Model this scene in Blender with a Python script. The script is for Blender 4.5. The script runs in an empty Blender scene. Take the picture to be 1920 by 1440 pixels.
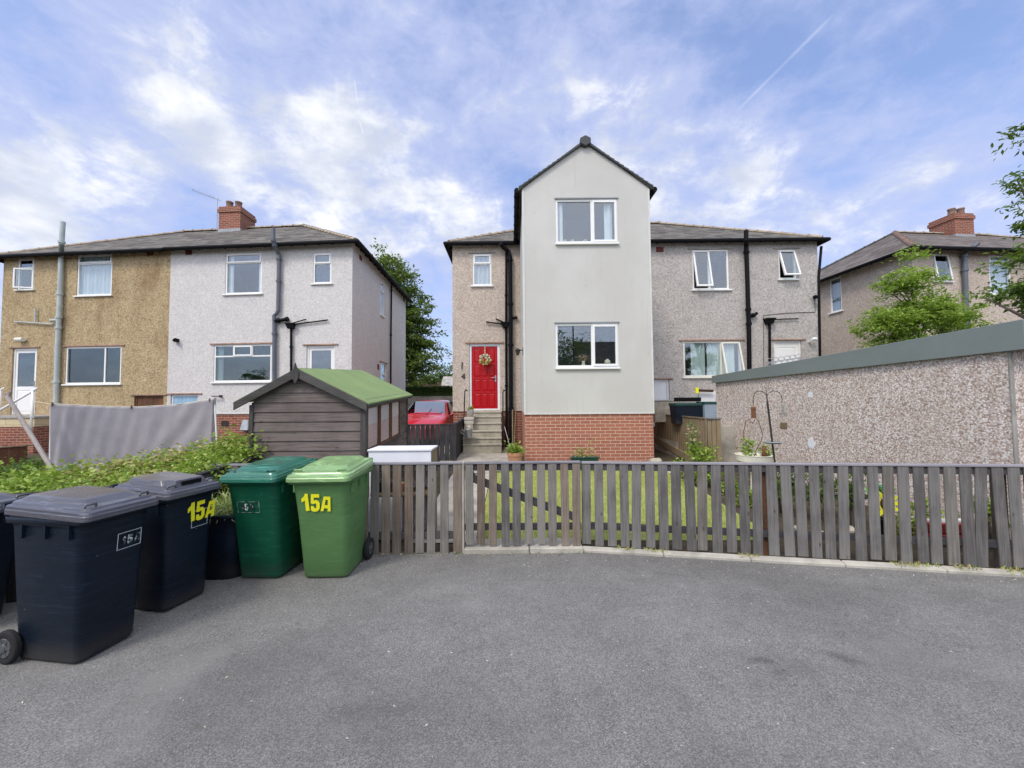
import bpy, bmesh, math, random
import numpy as np
from mathutils import Vector, Matrix
random.seed(7); RS = np.random.RandomState(11)
R = math.radians; pi = math.pi
C = bpy.context.scene.collection
sc = bpy.context.scene
# ------------------------------------------------------------------ camera
H = 1.70; PITCH = math.atan(0.0402); ROLL = 0.0085; FPX = 721.0
cam_d = bpy.data.cameras.new('camera'); cam = bpy.data.objects.new('camera', cam_d); C.objects.link(cam)
cam_d.sensor_width = 36; cam_d.lens = 36*FPX/1920; cam_d.clip_end = 2000; cam_d.clip_start = .05
fwd = Vector((0, math.cos(PITCH), math.sin(PITCH))); up0 = Vector((0, -math.sin(PITCH), math.cos(PITCH))); rt0 = Vector((1, 0, 0))
camR = rt0*math.cos(ROLL) - up0*math.sin(ROLL); camU = up0*math.cos(ROLL) + rt0*math.sin(ROLL)
M3 = Matrix((camR, camU, -fwd)).transposed()
cam.matrix_world = Matrix.Translation((0, 0, H)) @ M3.to_4x4()
sc.camera = cam
def ray(px, py): return fwd*FPX + camR*(px-960) + camU*(720-py)
def hy(px, py, Y):
    d = ray(px, py); t = Y/d.y; return Vector((d.x*t, Y, H + d.z*t))
def hz(px, py, z=0.0):
    d = ray(px, py); t = (z-H)/d.z; return Vector((d.x*t, d.y*t, z))
def hx(px, py, X):
    d = ray(px, py); t = X/d.x; return Vector((X, d.y*t, H + d.z*t))
def proj(p):
    q = Vector(p) - Vector((0, 0, H)); w = q.dot(fwd)
    return (960 + FPX*q.dot(camR)/w, 720 - FPX*q.dot(camU)/w)
# ------------------------------------------------------------------ sun, sky, exposure
SUN_EL, SUN_AZ = R(50), R(-146)          # azimuth measured from +Y towards +X: light comes from behind the camera, a little left
sd = bpy.data.lights.new('sun', 'SUN'); sun = bpy.data.objects.new('sun', sd); C.objects.link(sun)
sd.energy = 1.3; sd.angle = R(15); sd.color = (1, .93, .83)
sdir = Vector((math.sin(SUN_AZ)*math.cos(SUN_EL), math.cos(SUN_AZ)*math.cos(SUN_EL), math.sin(SUN_EL)))
sun.rotation_euler = sdir.to_track_quat('Z', 'Y').to_euler(); sun.location = (0, 0, 30)
sc.view_settings.view_transform = 'Standard'; sc.view_settings.look = 'None'
sc.view_settings.exposure = 0.66; sc.view_settings.gamma = 1; sc.view_settings.use_curve_mapping = False
W = bpy.data.worlds.new('World'); sc.world = W; W.use_nodes = True
class NT:
    def __init__(s, tree): s.t = tree; s.t.nodes.clear()
    def n(s, typ, **kw):
        nd = s.t.nodes.new(typ)
        for k, v in kw.items():
            if k.startswith('i_'):
                key = k[2:]; key = int(key) if key.isdigit() else key.replace('_', ' ')
                s.set(nd, key, v)
            else: setattr(nd, k, v)
        return nd
    def set(s, nd, key, v):
        if hasattr(v, 'is_output'): s.t.links.new(v, nd.inputs[key])
        else: nd.inputs[key].default_value = v
    def math(s, op, a, b=None, c=None, clamp=False):
        nd = s.t.nodes.new('ShaderNodeMath'); nd.operation = op; nd.use_clamp = clamp
        for i, v in enumerate((a, b, c)):
            if v is not None: s.set(nd, i, v)
        return nd.outputs[0]
    def vm(s, op, a, b=None):
        nd = s.t.nodes.new('ShaderNodeVectorMath'); nd.operation = op
        s.set(nd, 0, a)
        if b is not None: s.set(nd, 1, b)
        return nd
    def mix(s, f, a, b, typ='MIX'):
        nd = s.t.nodes.new('ShaderNodeMix'); nd.data_type = 'RGBA'; nd.blend_type = typ
        s.set(nd, 0, f); s.set(nd, 6, a); s.set(nd, 7, b); return nd.outputs[2]
    def ramp(s, f, stops, interp='LINEAR'):
        nd = s.t.nodes.new('ShaderNodeValToRGB'); nd.color_ramp.interpolation = interp
        el = nd.color_ramp.elements
        while len(el) < len(stops): el.new(.5)
        for e, (p, c) in zip(el, stops):
            e.position = p; e.color = (c, c, c, 1) if isinstance(c, (int, float)) else (*c[:3], 1)
        s.set(nd, 0, f); return nd.outputs[0]
    def mr(s, v, a, b, c=0., d=1., typ='SMOOTHSTEP'):
        nd = s.t.nodes.new('ShaderNodeMapRange'); nd.interpolation_type = typ
        for i, x in enumerate((v, a, b, c, d)): s.set(nd, i, x)
        return nd.outputs[0]
    def noise(s, vec, scale, detail=4., rough=.55, dist=0., out=0):
        nd = s.t.nodes.new('ShaderNodeTexNoise')
        s.set(nd, 'Vector', vec); s.set(nd, 'Scale', scale); s.set(nd, 'Detail', detail); s.set(nd, 'Roughness', rough); s.set(nd, 'Distortion', dist)
        return nd.outputs[out]
    def voro(s, vec, scale, out='Color', feat='F1'):
        nd = s.t.nodes.new('ShaderNodeTexVoronoi'); nd.feature = feat
        s.set(nd, 'Vector', vec); s.set(nd, 'Scale', scale); return nd.outputs[out]
    def mapv(s, vec, scale=(1, 1, 1), loc=(0, 0, 0), rot=(0, 0, 0)):
        nd = s.t.nodes.new('ShaderNodeMapping'); s.set(nd, 'Vector', vec); s.set(nd, 'Scale', scale); s.set(nd, 'Location', loc); s.set(nd, 'Rotation', rot)
        return nd.outputs[0]
    def sep(s, v):
        nd = s.t.nodes.new('ShaderNodeSeparateXYZ'); s.set(nd, 0, v); return nd.outputs
    def comb(s, x, y, z):
        nd = s.t.nodes.new('ShaderNodeCombineXYZ')
        for i, v in enumerate((x, y, z)): s.set(nd, i, v)
        return nd.outputs[0]
w = NT(W.node_tree)
tc = w.n('ShaderNodeTexCoord'); d = w.vm('NORMALIZE', tc.outputs['Generated']).outputs[0]
sky = w.n('ShaderNodeTexSky', sky_type='NISHITA', sun_disc=False, sun_elevation=SUN_EL, sun_rotation=SUN_AZ % (2*pi), air_density=1.0, dust_density=.6, ozone_density=1.6, altitude=120)
x, y, z = w.sep(d)
inv = w.math('DIVIDE', 1.0, w.math('ADD', w.math('MAXIMUM', z, 0.0), .16))
pl = w.comb(w.math('MULTIPLY', x, inv), w.math('MULTIPLY', y, inv), 0.0)
n1 = w.math('ADD', w.math('MULTIPLY', w.noise(w.mapv(pl, (1.0, 1.0, 1), (3.1, 1.7, 0)), 1.5, 8., .60, .15), .35), w.math('MULTIPLY', w.noise(w.mapv(d, (1., 1., 1.5), (2.1, 7.2, 1.4)), 3.6, 9., .60, .1), .65))
n2 = w.noise(w.mapv(d, (1., 1., 1.7), (8.3, 2.2, 4.4)), 8.5, 10., .64, .25)
n3 = w.noise(w.mapv(pl, (.55, 2.0, 1), (1.2, 5.2, 0), (0, 0, -.55)), 2.2, 8., .62, .2)
cov = w.math('ADD', w.math('ADD', w.math('MULTIPLY', n1, .46), w.math('MULTIPLY', n2, .38)), w.math('MULTIPLY', n3, .16))
# where the cloud banks and the blue openings stand in the sky (directions), angular radius in degrees, amount
BL = [(60, 395, 9, .36), (170, 420, 6, .24), (500, 225, 9, .14), (320, 240, 8, .09), (640, 360, 9, .12), (760, 330, 10, .20), (560, 370, 6, .07),
      (1080, 200, 8, .24), (1200, 270, 8, .13), (1330, 290, 7, .10), (940, 260, 6, .05), (1500, 400, 9, .20), (1380, 380, 8, .12), (1640, 370, 6, .20), (1290, 200, 5, .08), (1420, 285, 5, .10), (1230, 330, 6, .10), (1860, 400, 8, .20),
      (230, 345, 6, -.17), (300, 395, 5, -.13), (560, 300, 3.5, -.10), (820, 290, 3, -.09), (960, 290, 3.5, -.16), (1330, 150, 9, -.10), (1560, 240, 11, -.12), (1750, 250, 11, -.10), (1650, 120, 12, -.04), (1800, 60, 12, .05), (1200, 120, 6, -.05),
      (100, 80, 14, .07), (350, 60, 12, .06), (250, 200, 8, .03), (700, 90, 10, .04), (1120, 430, 8, .12), (860, 420, 6, .20), (640, 410, 7, .14)]
cov = w.math('ADD', w.math('MULTIPLY', w.math('SUBTRACT', cov, .5), 2.0), .53)
for (bx, by, rad, amp) in BL:
    c = ray(bx, by).normalized()
    dp = w.vm('DOT_PRODUCT', d, tuple(c)).outputs['Value']
    cov = w.math('ADD', cov, w.mr(dp, math.cos(R(rad*1.5)), 1.0, 0.0, amp*.62))
thick = w.mr(cov, .48, .92)
thin = w.mr(cov, .30, .66)
shade = w.noise(w.mapv(d, (1, 1, 1.6), (5.5, 9.1, 0)), 6.5, 6., .58, .2)
cc = w.mix(w.mr(shade, .35, .7), (.62, .67, .78, 1), (1.06, 1.06, 1.05, 1))
cc = w.mix(w.mr(thick, .2, .9), (.55, .61, .85, 1), cc)
skyc = w.vm('MULTIPLY', sky.outputs[0], (.100, .112, .135)).outputs[0]
skyc = w.vm('ADD', skyc, (.165, .205, .33)).outputs[0]
col = w.mix(w.math('MULTIPLY', thin, .62), skyc, (.53, .59, .86, 1))
col = w.mix(w.math('MULTIPLY', thick, .92), col, cc)
def contrail(a, b, width, amp, col):
    A, B = ray(*a).normalized(), ray(*b).normalized(); nrm = A.cross(B).normalized(); mid = (A+B).normalized(); hl = math.acos(A.dot(B))/2
    dist = w.math('ABSOLUTE', w.vm('DOT_PRODUCT', d, tuple(nrm)).outputs['Value'])
    f = w.mr(dist, width, 0.0, 0., amp)
    g = w.mr(w.vm('DOT_PRODUCT', d, tuple(mid)).outputs['Value'], math.cos(hl*1.15), math.cos(hl*.6))
    f = w.math('MULTIPLY', w.math('MULTIPLY', f, g), w.mr(n2, .3, .6, .4, 1.))
    return w.mix(f, col, (.85, .9, 1.0, 1))
col = contrail((1560, 30), (1385, 205), .004, .26, col)
col = contrail((664, 150), (671, 195), .0022, .5, col)
col = contrail((674, 225), (681, 252), .0022, .5, col)
col = w.vm('MULTIPLY', col, (.70, .70, .70)).outputs[0]
# sky glow added overhead and behind the camera, unseen, to light the walls
gl = w.mr(w.vm('DOT_PRODUCT', d, (0.0, -.6, .8)).outputs['Value'], .22, .95)
col = w.vm('ADD', col, w.vm('MULTIPLY', w.comb(gl, gl, gl), (.70, .64, .54)).outputs[0]).outputs[0]
bg = w.n('ShaderNodeBackground'); w.set(bg, 0, col); w.set(bg, 1, 1.0)
# strength sits inside the colours above: the Nishita sky is used at about 0.12
w.t.links.new(bg.outputs[0], w.n('ShaderNodeOutputWorld').inputs[0])
# ------------------------------------------------------------------ ground height
def gz(x, y):
    return .24*min(max((y-4.75)/5.2, 0), 1)
# ------------------------------------------------------------------ mesh helpers
OFF = {}
def I3(x, y, z): return (x, y, z)
class MB:
    def __init__(s, F=I3): s.F = F; s.v = []; s.f = []; s.m = []
    def add(s, pts, faces, m=0):
        b = len(s.v); s.v += [s.F(*p) for p in pts]
        for f in faces: s.f.append([b+i for i in f]); s.m.append(m)
        return s
    def box(s, x0, x1, y0, y1, z0, z1, m=0):
        return s.add([(x0,y0,z0),(x1,y0,z0),(x1,y1,z0),(x0,y1,z0),(x0,y0,z1),(x1,y0,z1),(x1,y1,z1),(x0,y1,z1)],
            [(0,3,2,1),(4,5,6,7),(0,1,5,4),(1,2,6,5),(2,3,7,6),(3,0,4,7)], m)
    def hexa(s, p, m=0):
        return s.add(p, [(0,3,2,1),(4,5,6,7),(0,1,5,4),(1,2,6,5),(2,3,7,6),(3,0,4,7)], m)
    def poly(s, pts, m=0): return s.add(pts, [tuple(range(len(pts)))], m)
    def ext(s, pts, vec, m=0):
        n = len(pts); q = [tuple(a+b for a, b in zip(p, vec)) for p in pts]
        fs = [tuple(range(n)), tuple(range(2*n-1, n-1, -1))] + [(i, i+n, (i+1) % n+n, (i+1) % n) for i in range(n)]
        return s.add(list(pts)+q, fs, m)
    def slab(s, pts, t, m=0):     # polygon thickened along z downward by t
        return s.ext(pts, (0, 0, -t), m)
    def rings(s, rs, m=0, cap=True, close=True):
        n = len(rs[0]); pts = [p for r in rs for p in r]; fs = []
        for k in range(len(rs)-1):
            for i in range(n if close else n-1):
                j = (i+1) % n; fs.append((k*n+i, k*n+j, (k+1)*n+j, (k+1)*n+i))
        if cap: fs += [tuple(range(n-1, -1, -1)), tuple(range((len(rs)-1)*n, len(rs)*n))]
        return s.add(pts, fs, m)
    def tube(s, pts, r, n=10, m=0, cap=True):
        P = [Vector(p) for p in pts]; rs = r if isinstance(r, (list, tuple)) else [r]*len(P); out = []
        ref = None
        for i, p in enumerate(P):
            t = (P[min(i+1, len(P)-1)]-P[max(i-1, 0)]).normalized()
            if ref is None: ref = Vector((1, 0, 0)) if abs(t.x) < .9 else Vector((0, 1, 0))
            a = (ref - t*ref.dot(t)).normalized(); b = t.cross(a); ref = a
            out.append([tuple(p + (a*math.cos(2*pi*k/n) + b*math.sin(2*pi*k/n))*rs[i]) for k in range(n)])
        return s.rings(out, m, cap)
    def lathe(s, prof, c=(0, 0, 0), n=20, m=0, sx=1., sy=1.):
        return s.rings([[(c[0]+r*sx*math.cos(2*pi*k/n), c[1]+r*sy*math.sin(2*pi*k/n), c[2]+z) for k in range(n)] for r, z in prof], m)
    def build(s, name, mats, parent=None, smooth=False, bevel=0, uv=True, off=None, seg=1, flip=False):
        o3 = OFF.get(parent.name, (0, 0, 0)) if (parent and off is None) else (off or (0, 0, 0))
        me = bpy.data.meshes.new(name); V = np.array(s.v, dtype=float)
        me.from_pydata((V - np.array(o3)).tolist(), [], s.f)
        mats = mats if isinstance(mats, (list, tuple)) else [mats]
        for mm in mats: me.materials.append(mm)
        me.polygons.foreach_set('material_index', s.m)
        if smooth: me.polygons.foreach_set('use_smooth', [True]*len(s.f))
        if uv:
            L = me.uv_layers.new(name='UVMap'); data = np.zeros((len(me.loops), 2)); k = 0
            for f in s.f:
                p = V[f]; nr = np.zeros(3)
                for i in range(len(f)): nr += np.cross(p[i], p[(i+1) % len(f)])
                ln = np.linalg.norm(nr); nr = nr/ln if ln > 1e-12 else np.array((0, 0, 1.))
                if abs(nr[2]) > .985: t = np.array((1., 0, 0)); b = np.array((0, 1., 0))
                else:
                    t = np.cross((0, 0, 1.), nr); t /= np.linalg.norm(t); b = np.cross(nr, t)
                    if b[2] < 0: b = -b
                for i in range(len(f)): data[k] = (p[i].dot(t), p[i].dot(b)); k += 1
            L.data.foreach_set('uv', data.ravel())
        me.update()
        bm = bmesh.new(); bm.from_mesh(me); bmesh.ops.recalc_face_normals(bm, faces=bm.faces); bm.to_mesh(me); bm.free()
        o = bpy.data.objects.new(name, me); C.objects.link(o)
        if parent: o.parent = parent; OFF[o.name] = o3
        else: o.location = o3; OFF[o.name] = o3
        if bevel:
            b = o.modifiers.new('bevel', 'BEVEL'); b.width = bevel; b.segments = seg; b.limit_method = 'ANGLE'; b.angle_limit = R(35)
        return o
def thing(name, label, cat, loc=(0, 0, 0), group=None, rz=0):
    o = bpy.data.objects.new(name, None); C.objects.link(o); o.location = loc; o.rotation_euler.z = rz; o.empty_display_size = .2
    o['label'] = label; o['category'] = cat
    if group: o['group'] = group
    OFF[o.name] = tuple(loc) if rz == 0 else (0, 0, 0)
    return o
def tag(o, label, cat, group=None):
    o['label'] = label; o['category'] = cat
    if group: o['group'] = group
    return o
def struct(o, kind='structure', label=None):
    o['kind'] = kind
    if label: o['label'] = label
    return o
def solo(mb, name, mats, loc, label, cat, group=None, **kw):   # a thing that is one mesh
    return tag(mb.build(name, mats, None, off=tuple(loc), **kw), label, cat, group)
# ------------------------------------------------------------------ materials
MAT = {}
def mat(name, fn):
    m = bpy.data.materials.new(name); m.use_nodes = True; t = NT(m.node_tree)
    out = t.n('ShaderNodeOutputMaterial'); sh = fn(t); t.t.links.new(sh, out.inputs[0]); MAT[name] = m; return m
def bsdf(t, col, rough=.7, bump=None, bstr=.3, bdist=.01, spec=.4, metal=0, coat=0):
    b = t.n('ShaderNodeBsdfPrincipled'); t.set(b, 'Base Color', col if hasattr(col, 'is_output') else (*col[:3], 1)); t.set(b, 'Roughness', rough)
    t.set(b, 'Specular IOR Level', spec); t.set(b, 'Metallic', metal); t.set(b, 'Coat Weight', coat)
    if bump is not None:
        bp = t.n('ShaderNodeBump'); t.set(bp, 'Strength', bstr); t.set(bp, 'Distance', bdist); t.set(bp, 'Height', bump); t.t.links.new(bp.outputs[0], b.inputs['Normal'])
    return b.outputs[0]
def oc(t): return t.n('ShaderNodeTexCoord').outputs['Object']
def uvc(t): return t.n('ShaderNodeTexCoord').outputs['UV']
def rnd(t): return t.n('ShaderNodeObjectInfo').outputs['Random']
def c4(c): return (*c[:3], 1)
def plain(name, col, rough=.5, var=.12, spec=.4, metal=0, sc_=3., coat=0, bump=0, bsc=200.):
    def fn(t):
        o = oc(t); n = t.noise(o, sc_, 5., .6); n2 = t.noise(o, sc_*14, 3., .6)
        f = t.math('ADD', t.math('MULTIPLY', n, .7), t.math('MULTIPLY', n2, .3))
        c = t.mix(t.mr(f, .3, .7), c4([k*(1-var) for k in col]), c4([min(k*(1+var), 1) for k in col]))
        return bsdf(t, c, t.mr(n, .3, .7, rough*.85, min(rough*1.15, 1)), t.noise(o, bsc, 3.) if bump else None, bump, .004, spec, metal, coat)
    return mat(name, fn)
def roughcast(name, c1, c2, c3, stain=(.3, .25, .2), st=.25, cell=34., bstr=.75, big=.9):
    def fn(t):
        o = oc(t); v = t.voro(o, cell*1.5); vx = t.sep(v)[0]
        nz = t.noise(o, cell*.55, 6., .75); n2 = t.noise(o, 2.6, 6., .68)
        f = t.math('ADD', t.math('ADD', t.math('MULTIPLY', vx, .22), t.math('MULTIPLY', nz, .56)), t.math('MULTIPLY', n2, .22))
        c = t.ramp(f, [(.30, c1), (.5, c2), (.70, c3)])
        bigv = t.noise(t.mapv(o, (1, 1, .45)), big, 6., .62)
        c = t.mix(t.mr(bigv, .48, .75, 0., st), c, c4(stain))
        streak = t.noise(t.mapv(o, (5, 5, .35)), 1.3, 5., .65); c = t.mix(t.mr(streak, .55, .8, 0., st*.7), c, c4([k*.8 for k in stain]))
        h = t.math('ADD', t.voro(o, cell*.8, 'Distance'), t.math('MULTIPLY', t.noise(o, cell*1.6, 2.), .5))
        return bsdf(t, c, .93, h, bstr, .012, .15)
    return mat(name, fn)
def brick(name, c1, c2, mortar, off=(0, 0), bw=.225, bh=.075, paint=None):
    def fn(t):
        u = t.mapv(uvc(t), (1, 1, 1), (off[0], off[1], 0))
        def bt(c1, c2, m, bias=0.):
            b = t.n('ShaderNodeTexBrick'); t.set(b, 'Vector', u); t.set(b, 'Color1', c4(c1)); t.set(b, 'Color2', c4(c2)); t.set(b, 'Mortar', c4(m))
            t.set(b, 'Scale', 1.0); t.set(b, 'Mortar Size', .006); t.set(b, 'Mortar Smooth', .15); t.set(b, 'Bias', bias); t.set(b, 'Brick Width', bw); t.set(b, 'Row Height', bh)
            return b
        b = bt(c1, c2, mortar); n = t.noise(oc(t), 14., 5., .65); n2 = t.noise(oc(t), 90., 3., .6)
        c = t.mix(t.mr(n, .3, .75, 0., .45), b.outputs[0], c4([k*.62 for k in c1])); c = t.mix(t.mr(n2, .4, .8, 0., .3), c, c4([min(1, k*1.5) for k in c2]))
        c = t.mix(b.outputs['Fac'], c, c4(mortar))
        h = t.math('ADD', t.math('MULTIPLY', t.math('SUBTRACT', 1.0, b.outputs['Fac']), 1.0), t.math('MULTIPLY', n2, .35))
        return bsdf(t, c, .9, h, .6, .008, .2)
    return mat(name, fn)
def slate(name, c1, c2, c3):
    def fn(t):
        u = uvc(t)
        b = t.n('ShaderNodeTexBrick'); t.set(b, 'Vector', u); t.set(b, 'Color1', (0, 0, 0, 1)); t.set(b, 'Color2', (1, 1, 1, 1)); t.set(b, 'Mortar', (0, 0, 0, 1))
        t.set(b, 'Mortar Size', .004); t.set(b, 'Mortar Smooth', .3); t.set(b, 'Brick Width', .30); t.set(b, 'Row Height', .21); t.set(b, 'Scale', 1.)
        v = t.noise(t.mapv(u, (3.3, 4.8, 1)), 1.2, 5., .7); v2 = t.noise(u, 1.1, 5., .6)
        f = t.math('ADD', t.math('MULTIPLY', t.sep(b.outputs[0])[0], .35), t.math('ADD', t.math('MULTIPLY', v, .4), t.math('MULTIPLY', v2, .25)))
        c = t.ramp(f, [(.25, c1), (.5, c2), (.75, c3)])
        c = t.mix(t.math('MULTIPLY', b.outputs['Fac'], .75), c, c4([k*.25 for k in c1]))
        saw = t.math('FRACT', t.math('DIVIDE', t.sep(u)[1], .21))
        h = t.math('ADD', t.math('SUBTRACT', 1.0, saw), t.math('ADD', t.math('MULTIPLY', t.sep(b.outputs[0])[0], .35), t.math('MULTIPLY', t.noise(u, 30., 3.), .3)))
        return bsdf(t, c, .8, h, .9, .014, .2)
    return mat(name, fn)
def wood(name, c1, c2, grain='v', knots=True, rough=.85, k=1.0, spec=.2):
    def fn(t):
        u = uvc(t); r = rnd(t)
        sc3 = (55, 2.2, 1) if grain == 'v' else (2.2, 55, 1)
        vv = t.vm('ADD', t.mapv(u, sc3), t.comb(t.math('MULTIPLY', r, 37.), t.math('MULTIPLY', r, 91.), 0.)).outputs[0]
        g = t.noise(vv, k, 6., .62, .35); b2 = t.noise(t.vm('ADD', u, t.comb(r, t.math('MULTIPLY', r, 13.), 0.)).outputs[0], 2.7, 4., .6)
        f = t.math('ADD', t.math('MULTIPLY', g, .6), t.math('MULTIPLY', b2, .4))
        f = t.math('ADD', f, t.math('MULTIPLY', t.math('SUBTRACT', r, .5), .2))
        c = t.mix(t.mr(f, .32, .68), c4(c1), c4(c2))
        if knots:
            kd = t.voro(t.vm('ADD', t.mapv(u, (9, 4, 1) if grain == 'v' else (3.2, 8, 1)), t.comb(t.math('MULTIPLY', r, 17.), t.math('MULTIPLY', r, 5.), 0.)).outputs[0], 1., 'Distance')
            c = t.mix(t.mr(kd, .13, .03, 0., .7), c, c4([q*.35 for q in c1]))
        return bsdf(t, c, rough, g, .35, .004, spec)
    return mat(name, fn)
def leafm(name, cols, tr=.35):
    def fn(t):
        g = t.n('ShaderNodeNewGeometry').outputs['Random Per Island']; n = t.noise(oc(t), 1.9, 3., .6)
        f = t.math('ADD', t.math('MULTIPLY', g, .72), t.math('MULTIPLY', n, .28))
        c = t.ramp(f, [(i/(len(cols)-1)*.8+.1, q) for i, q in enumerate(cols)])
        b = t.n('ShaderNodeBsdfPrincipled'); t.set(b, 'Base Color', c); t.set(b, 'Roughness', .5); t.set(b, 'Specular IOR Level', .35)
        tl = t.n('ShaderNodeBsdfTranslucent'); t.set(tl, 0, t.mix(.5, c, (.25, .4, .03, 1)))
        mx = t.n('ShaderNodeMixShader'); t.set(mx, 0, tr); t.t.links.new(b.outputs[0], mx.inputs[1]); t.t.links.new(tl.outputs[0], mx.inputs[2])
        return mx.outputs[0]
    return mat(name, fn)
def glassm(name, fac=.14, tint=(.95, .97, .97)):
    def fn(t):
        fr = t.n('ShaderNodeLayerWeight', i_Blend=.5); fr5 = t.math('ADD', t.math('MULTIPLY', t.math('POWER', fr.outputs['Facing'], 5.), .9), .035); tr = t.n('ShaderNodeBsdfTransparent'); t.set(tr, 0, c4(tint))
        gl = t.n('ShaderNodeBsdfGlossy'); t.set(gl, 'Roughness', .015); t.set(gl, 'Color', (.9, .96, 1, 1))
        bp = t.n('ShaderNodeBump'); t.set(bp, 'Strength', .03); t.set(bp, 'Distance', .01); t.set(bp, 'Height', t.noise(oc(t), 1.6, 1.)); t.t.links.new(bp.outputs[0], gl.inputs['Normal'])
        mx = t.n('ShaderNodeMixShader'); t.set(mx, 0, t.math('ADD', fr5, fac, clamp=True))
        t.t.links.new(tr.outputs[0], mx.inputs[1]); t.t.links.new(gl.outputs[0], mx.inputs[2]); return mx.outputs[0]
    return mat(name, fn)
def asphalt(t):
    o = oc(t); a = t.noise(o, 1.1, 6., .6, .3); b = t.noise(o, 105., 4., .8); v = t.sep(t.voro(o, 190.))[0]; mid = t.noise(o, 7., 5., .65)
    f = t.math('ADD', t.math('ADD', t.math('MULTIPLY', b, .45), t.math('MULTIPLY', v, .25)), t.math('ADD', t.math('MULTIPLY', a, .18), t.math('MULTIPLY', mid, .12)))
    c = t.ramp(f, [(.34, (.10, .0985, .093)), (.5, (.180, .178, .169)), (.66, (.31, .306, .29))])
    c = t.mix(t.mr(t.noise(t.mapv(o, (1, 1.6, 1), (4, 2, 0)), .55, 5., .6, .6), .42, .72, 0., .42), c, (.095, .092, .086, 1))
    c = t.mix(t.mr(t.noise(t.mapv(o, (1, 1, 1), (14, 7, 0)), .8, 4., .6, .6), .5, .75, 0., .45), c, (.265, .258, .24, 1)); c = t.mix(t.mr(t.noise(t.mapv(o, (1, 2.4, 1), (3, 9, 0), (0, 0, .5)), 2.4, 6., .65, .8), .52, .75, 0., .34), c, (.105, .101, .094, 1))
    gr = t.voro(o, 9., 'Distance'); c = t.mix(t.mr(gr, .055, .03, 0., .8), c, (.5, .47, .4, 1))
    for (qx, qy, ln, wd_, ang) in ((1572, 1232, .16, .07, -.5), (1425, 1240, .13, .05, -.1), (1480, 1255, .30, .16, -.2), (700, 1330, .25, .12, .3)):      # old oil marks
        q = hz(qx, qy, 0.); m_ = t.mapv(o, (1/ln, 1/wd_, 0), (0, 0, 0)); loc_ = t.n('ShaderNodeMapping', vector_type='TEXTURE'); t.set(loc_, 'Vector', o); t.set(loc_, 'Location', (q.x, q.y, 0)); t.set(loc_, 'Rotation', (0, 0, ang)); t.set(loc_, 'Scale', (ln, wd_, 1e6))
        dd = t.math('ADD', t.vm('LENGTH', loc_.outputs[0]).outputs['Value'], t.math('MULTIPLY', t.math('SUBTRACT', mid, .5), 1.6)); c = t.mix(t.mr(dd, 1.1, .2, 0., .5 if wd_ < .1 else .2), c, (.062, .06, .058, 1))
    return bsdf(t, c, .93, t.math('ADD', b, t.math('MULTIPLY', v, .6)), .55, .006, .25)
mat('asphalt', asphalt)
def soil(t):
    o = oc(t); a = t.noise(o, 3., 6., .7); b = t.noise(o, 45., 4., .7)
    c = t.ramp(t.math('ADD', t.math('MULTIPLY', a, .5), t.math('MULTIPLY', b, .5)), [(.3, (.035, .028, .02)), (.55, (.1, .08, .055)), (.75, (.24, .2, .15))])
    return bsdf(t, c, .95, b, .8, .02, .1)
mat('soil', soil)
def lawn(t):
    o = oc(t); a = t.noise(o, 1.6, 5., .6); b = t.noise(o, 60., 4., .7)
    c = t.ramp(t.math('ADD', t.math('MULTIPLY', a, .5), t.math('MULTIPLY', b, .5)), [(.3, (.20, .24, .06)), (.5, (.34, .39, .11)), (.7, (.50, .52, .20))])
    return bsdf(t, c, .9, b, .8, .02, .1)
mat('lawn', lawn)
def concrete(name, c, dark=.55):
    def fn(t):
        o = oc(t); a = t.noise(o, 2.2, 6., .65); b = t.noise(o, 80., 3., .6); m2 = t.noise(o, 9., 5., .7)
        cc = t.mix(t.mr(a, .35, .7), c4(c), c4([k*dark for k in c])); cc = t.mix(t.mr(m2, .5, .8, 0., .5), cc, c4((c[0]*.55, c[1]*.56, c[2]*.42)))
        return bsdf(t, cc, .92, b, .5, .006, .2)
    return mat(name, fn)
concrete('concrete', (.46, .43, .37)); concrete('kerb', (.50, .475, .41), .55); concrete('steps', (.44, .41, .33), .6); concrete('capping', (.4, .38, .35))
roughcast('roughcast_tan', (.17, .12, .065), (.41, .315, .18), (.56, .455, .29), (.19, .115, .055), .75, 27., .6, 1.1)
roughcast('roughcast_white', (.45, .43, .41), (.585, .565, .54), (.71, .69, .665), (.5, .46, .44), .25, 28., .35)
roughcast('roughcast_grey', (.235, .21, .19), (.425, .395, .365), (.61, .575, .54), (.32, .27, .23), .3, 30., .5)
roughcast('roughcast_buff', (.30, .24, .19), (.49, .415, .345), (.68, .60, .52), (.32, .25, .18), .35, 30., .5)
def pebble(t):
    o = oc(t); v = t.n('ShaderNodeTexVoronoi'); t.set(v, 'Vector', t.vm('ADD', o, t.vm('MULTIPLY', t.noise(o, 30., 2., out=1), (.012, .012, .012)).outputs[0]).outputs[0]); t.set(v, 'Scale', 54.); r, g, b = t.sep(v.outputs['Color'])
    c = t.ramp(r, [(.0, (.32, .225, .185)), (.2, (.56, .44, .36)), (.42, (.72, .63, .56)), (.7, (.86, .82, .77)), (.92, (.48, .40, .36))])
    c = t.mix(t.mr(v.outputs['Distance'], .5, .85, 0., .7), c, (.2, .155, .125, 1))
    c = t.mix(t.mr(t.noise(o, 1.1, 5., .65), .35, .7, 0., .3), c, (.44, .36, .27, 1))
    return bsdf(t, c, .9, t.math('ADD', t.math('MULTIPLY', t.math('SUBTRACT', 1., v.outputs['Distance']), .6), t.math('MULTIPLY', g, .5)), .6, .012, .15)
mat('pebble_panel', pebble)
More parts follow.
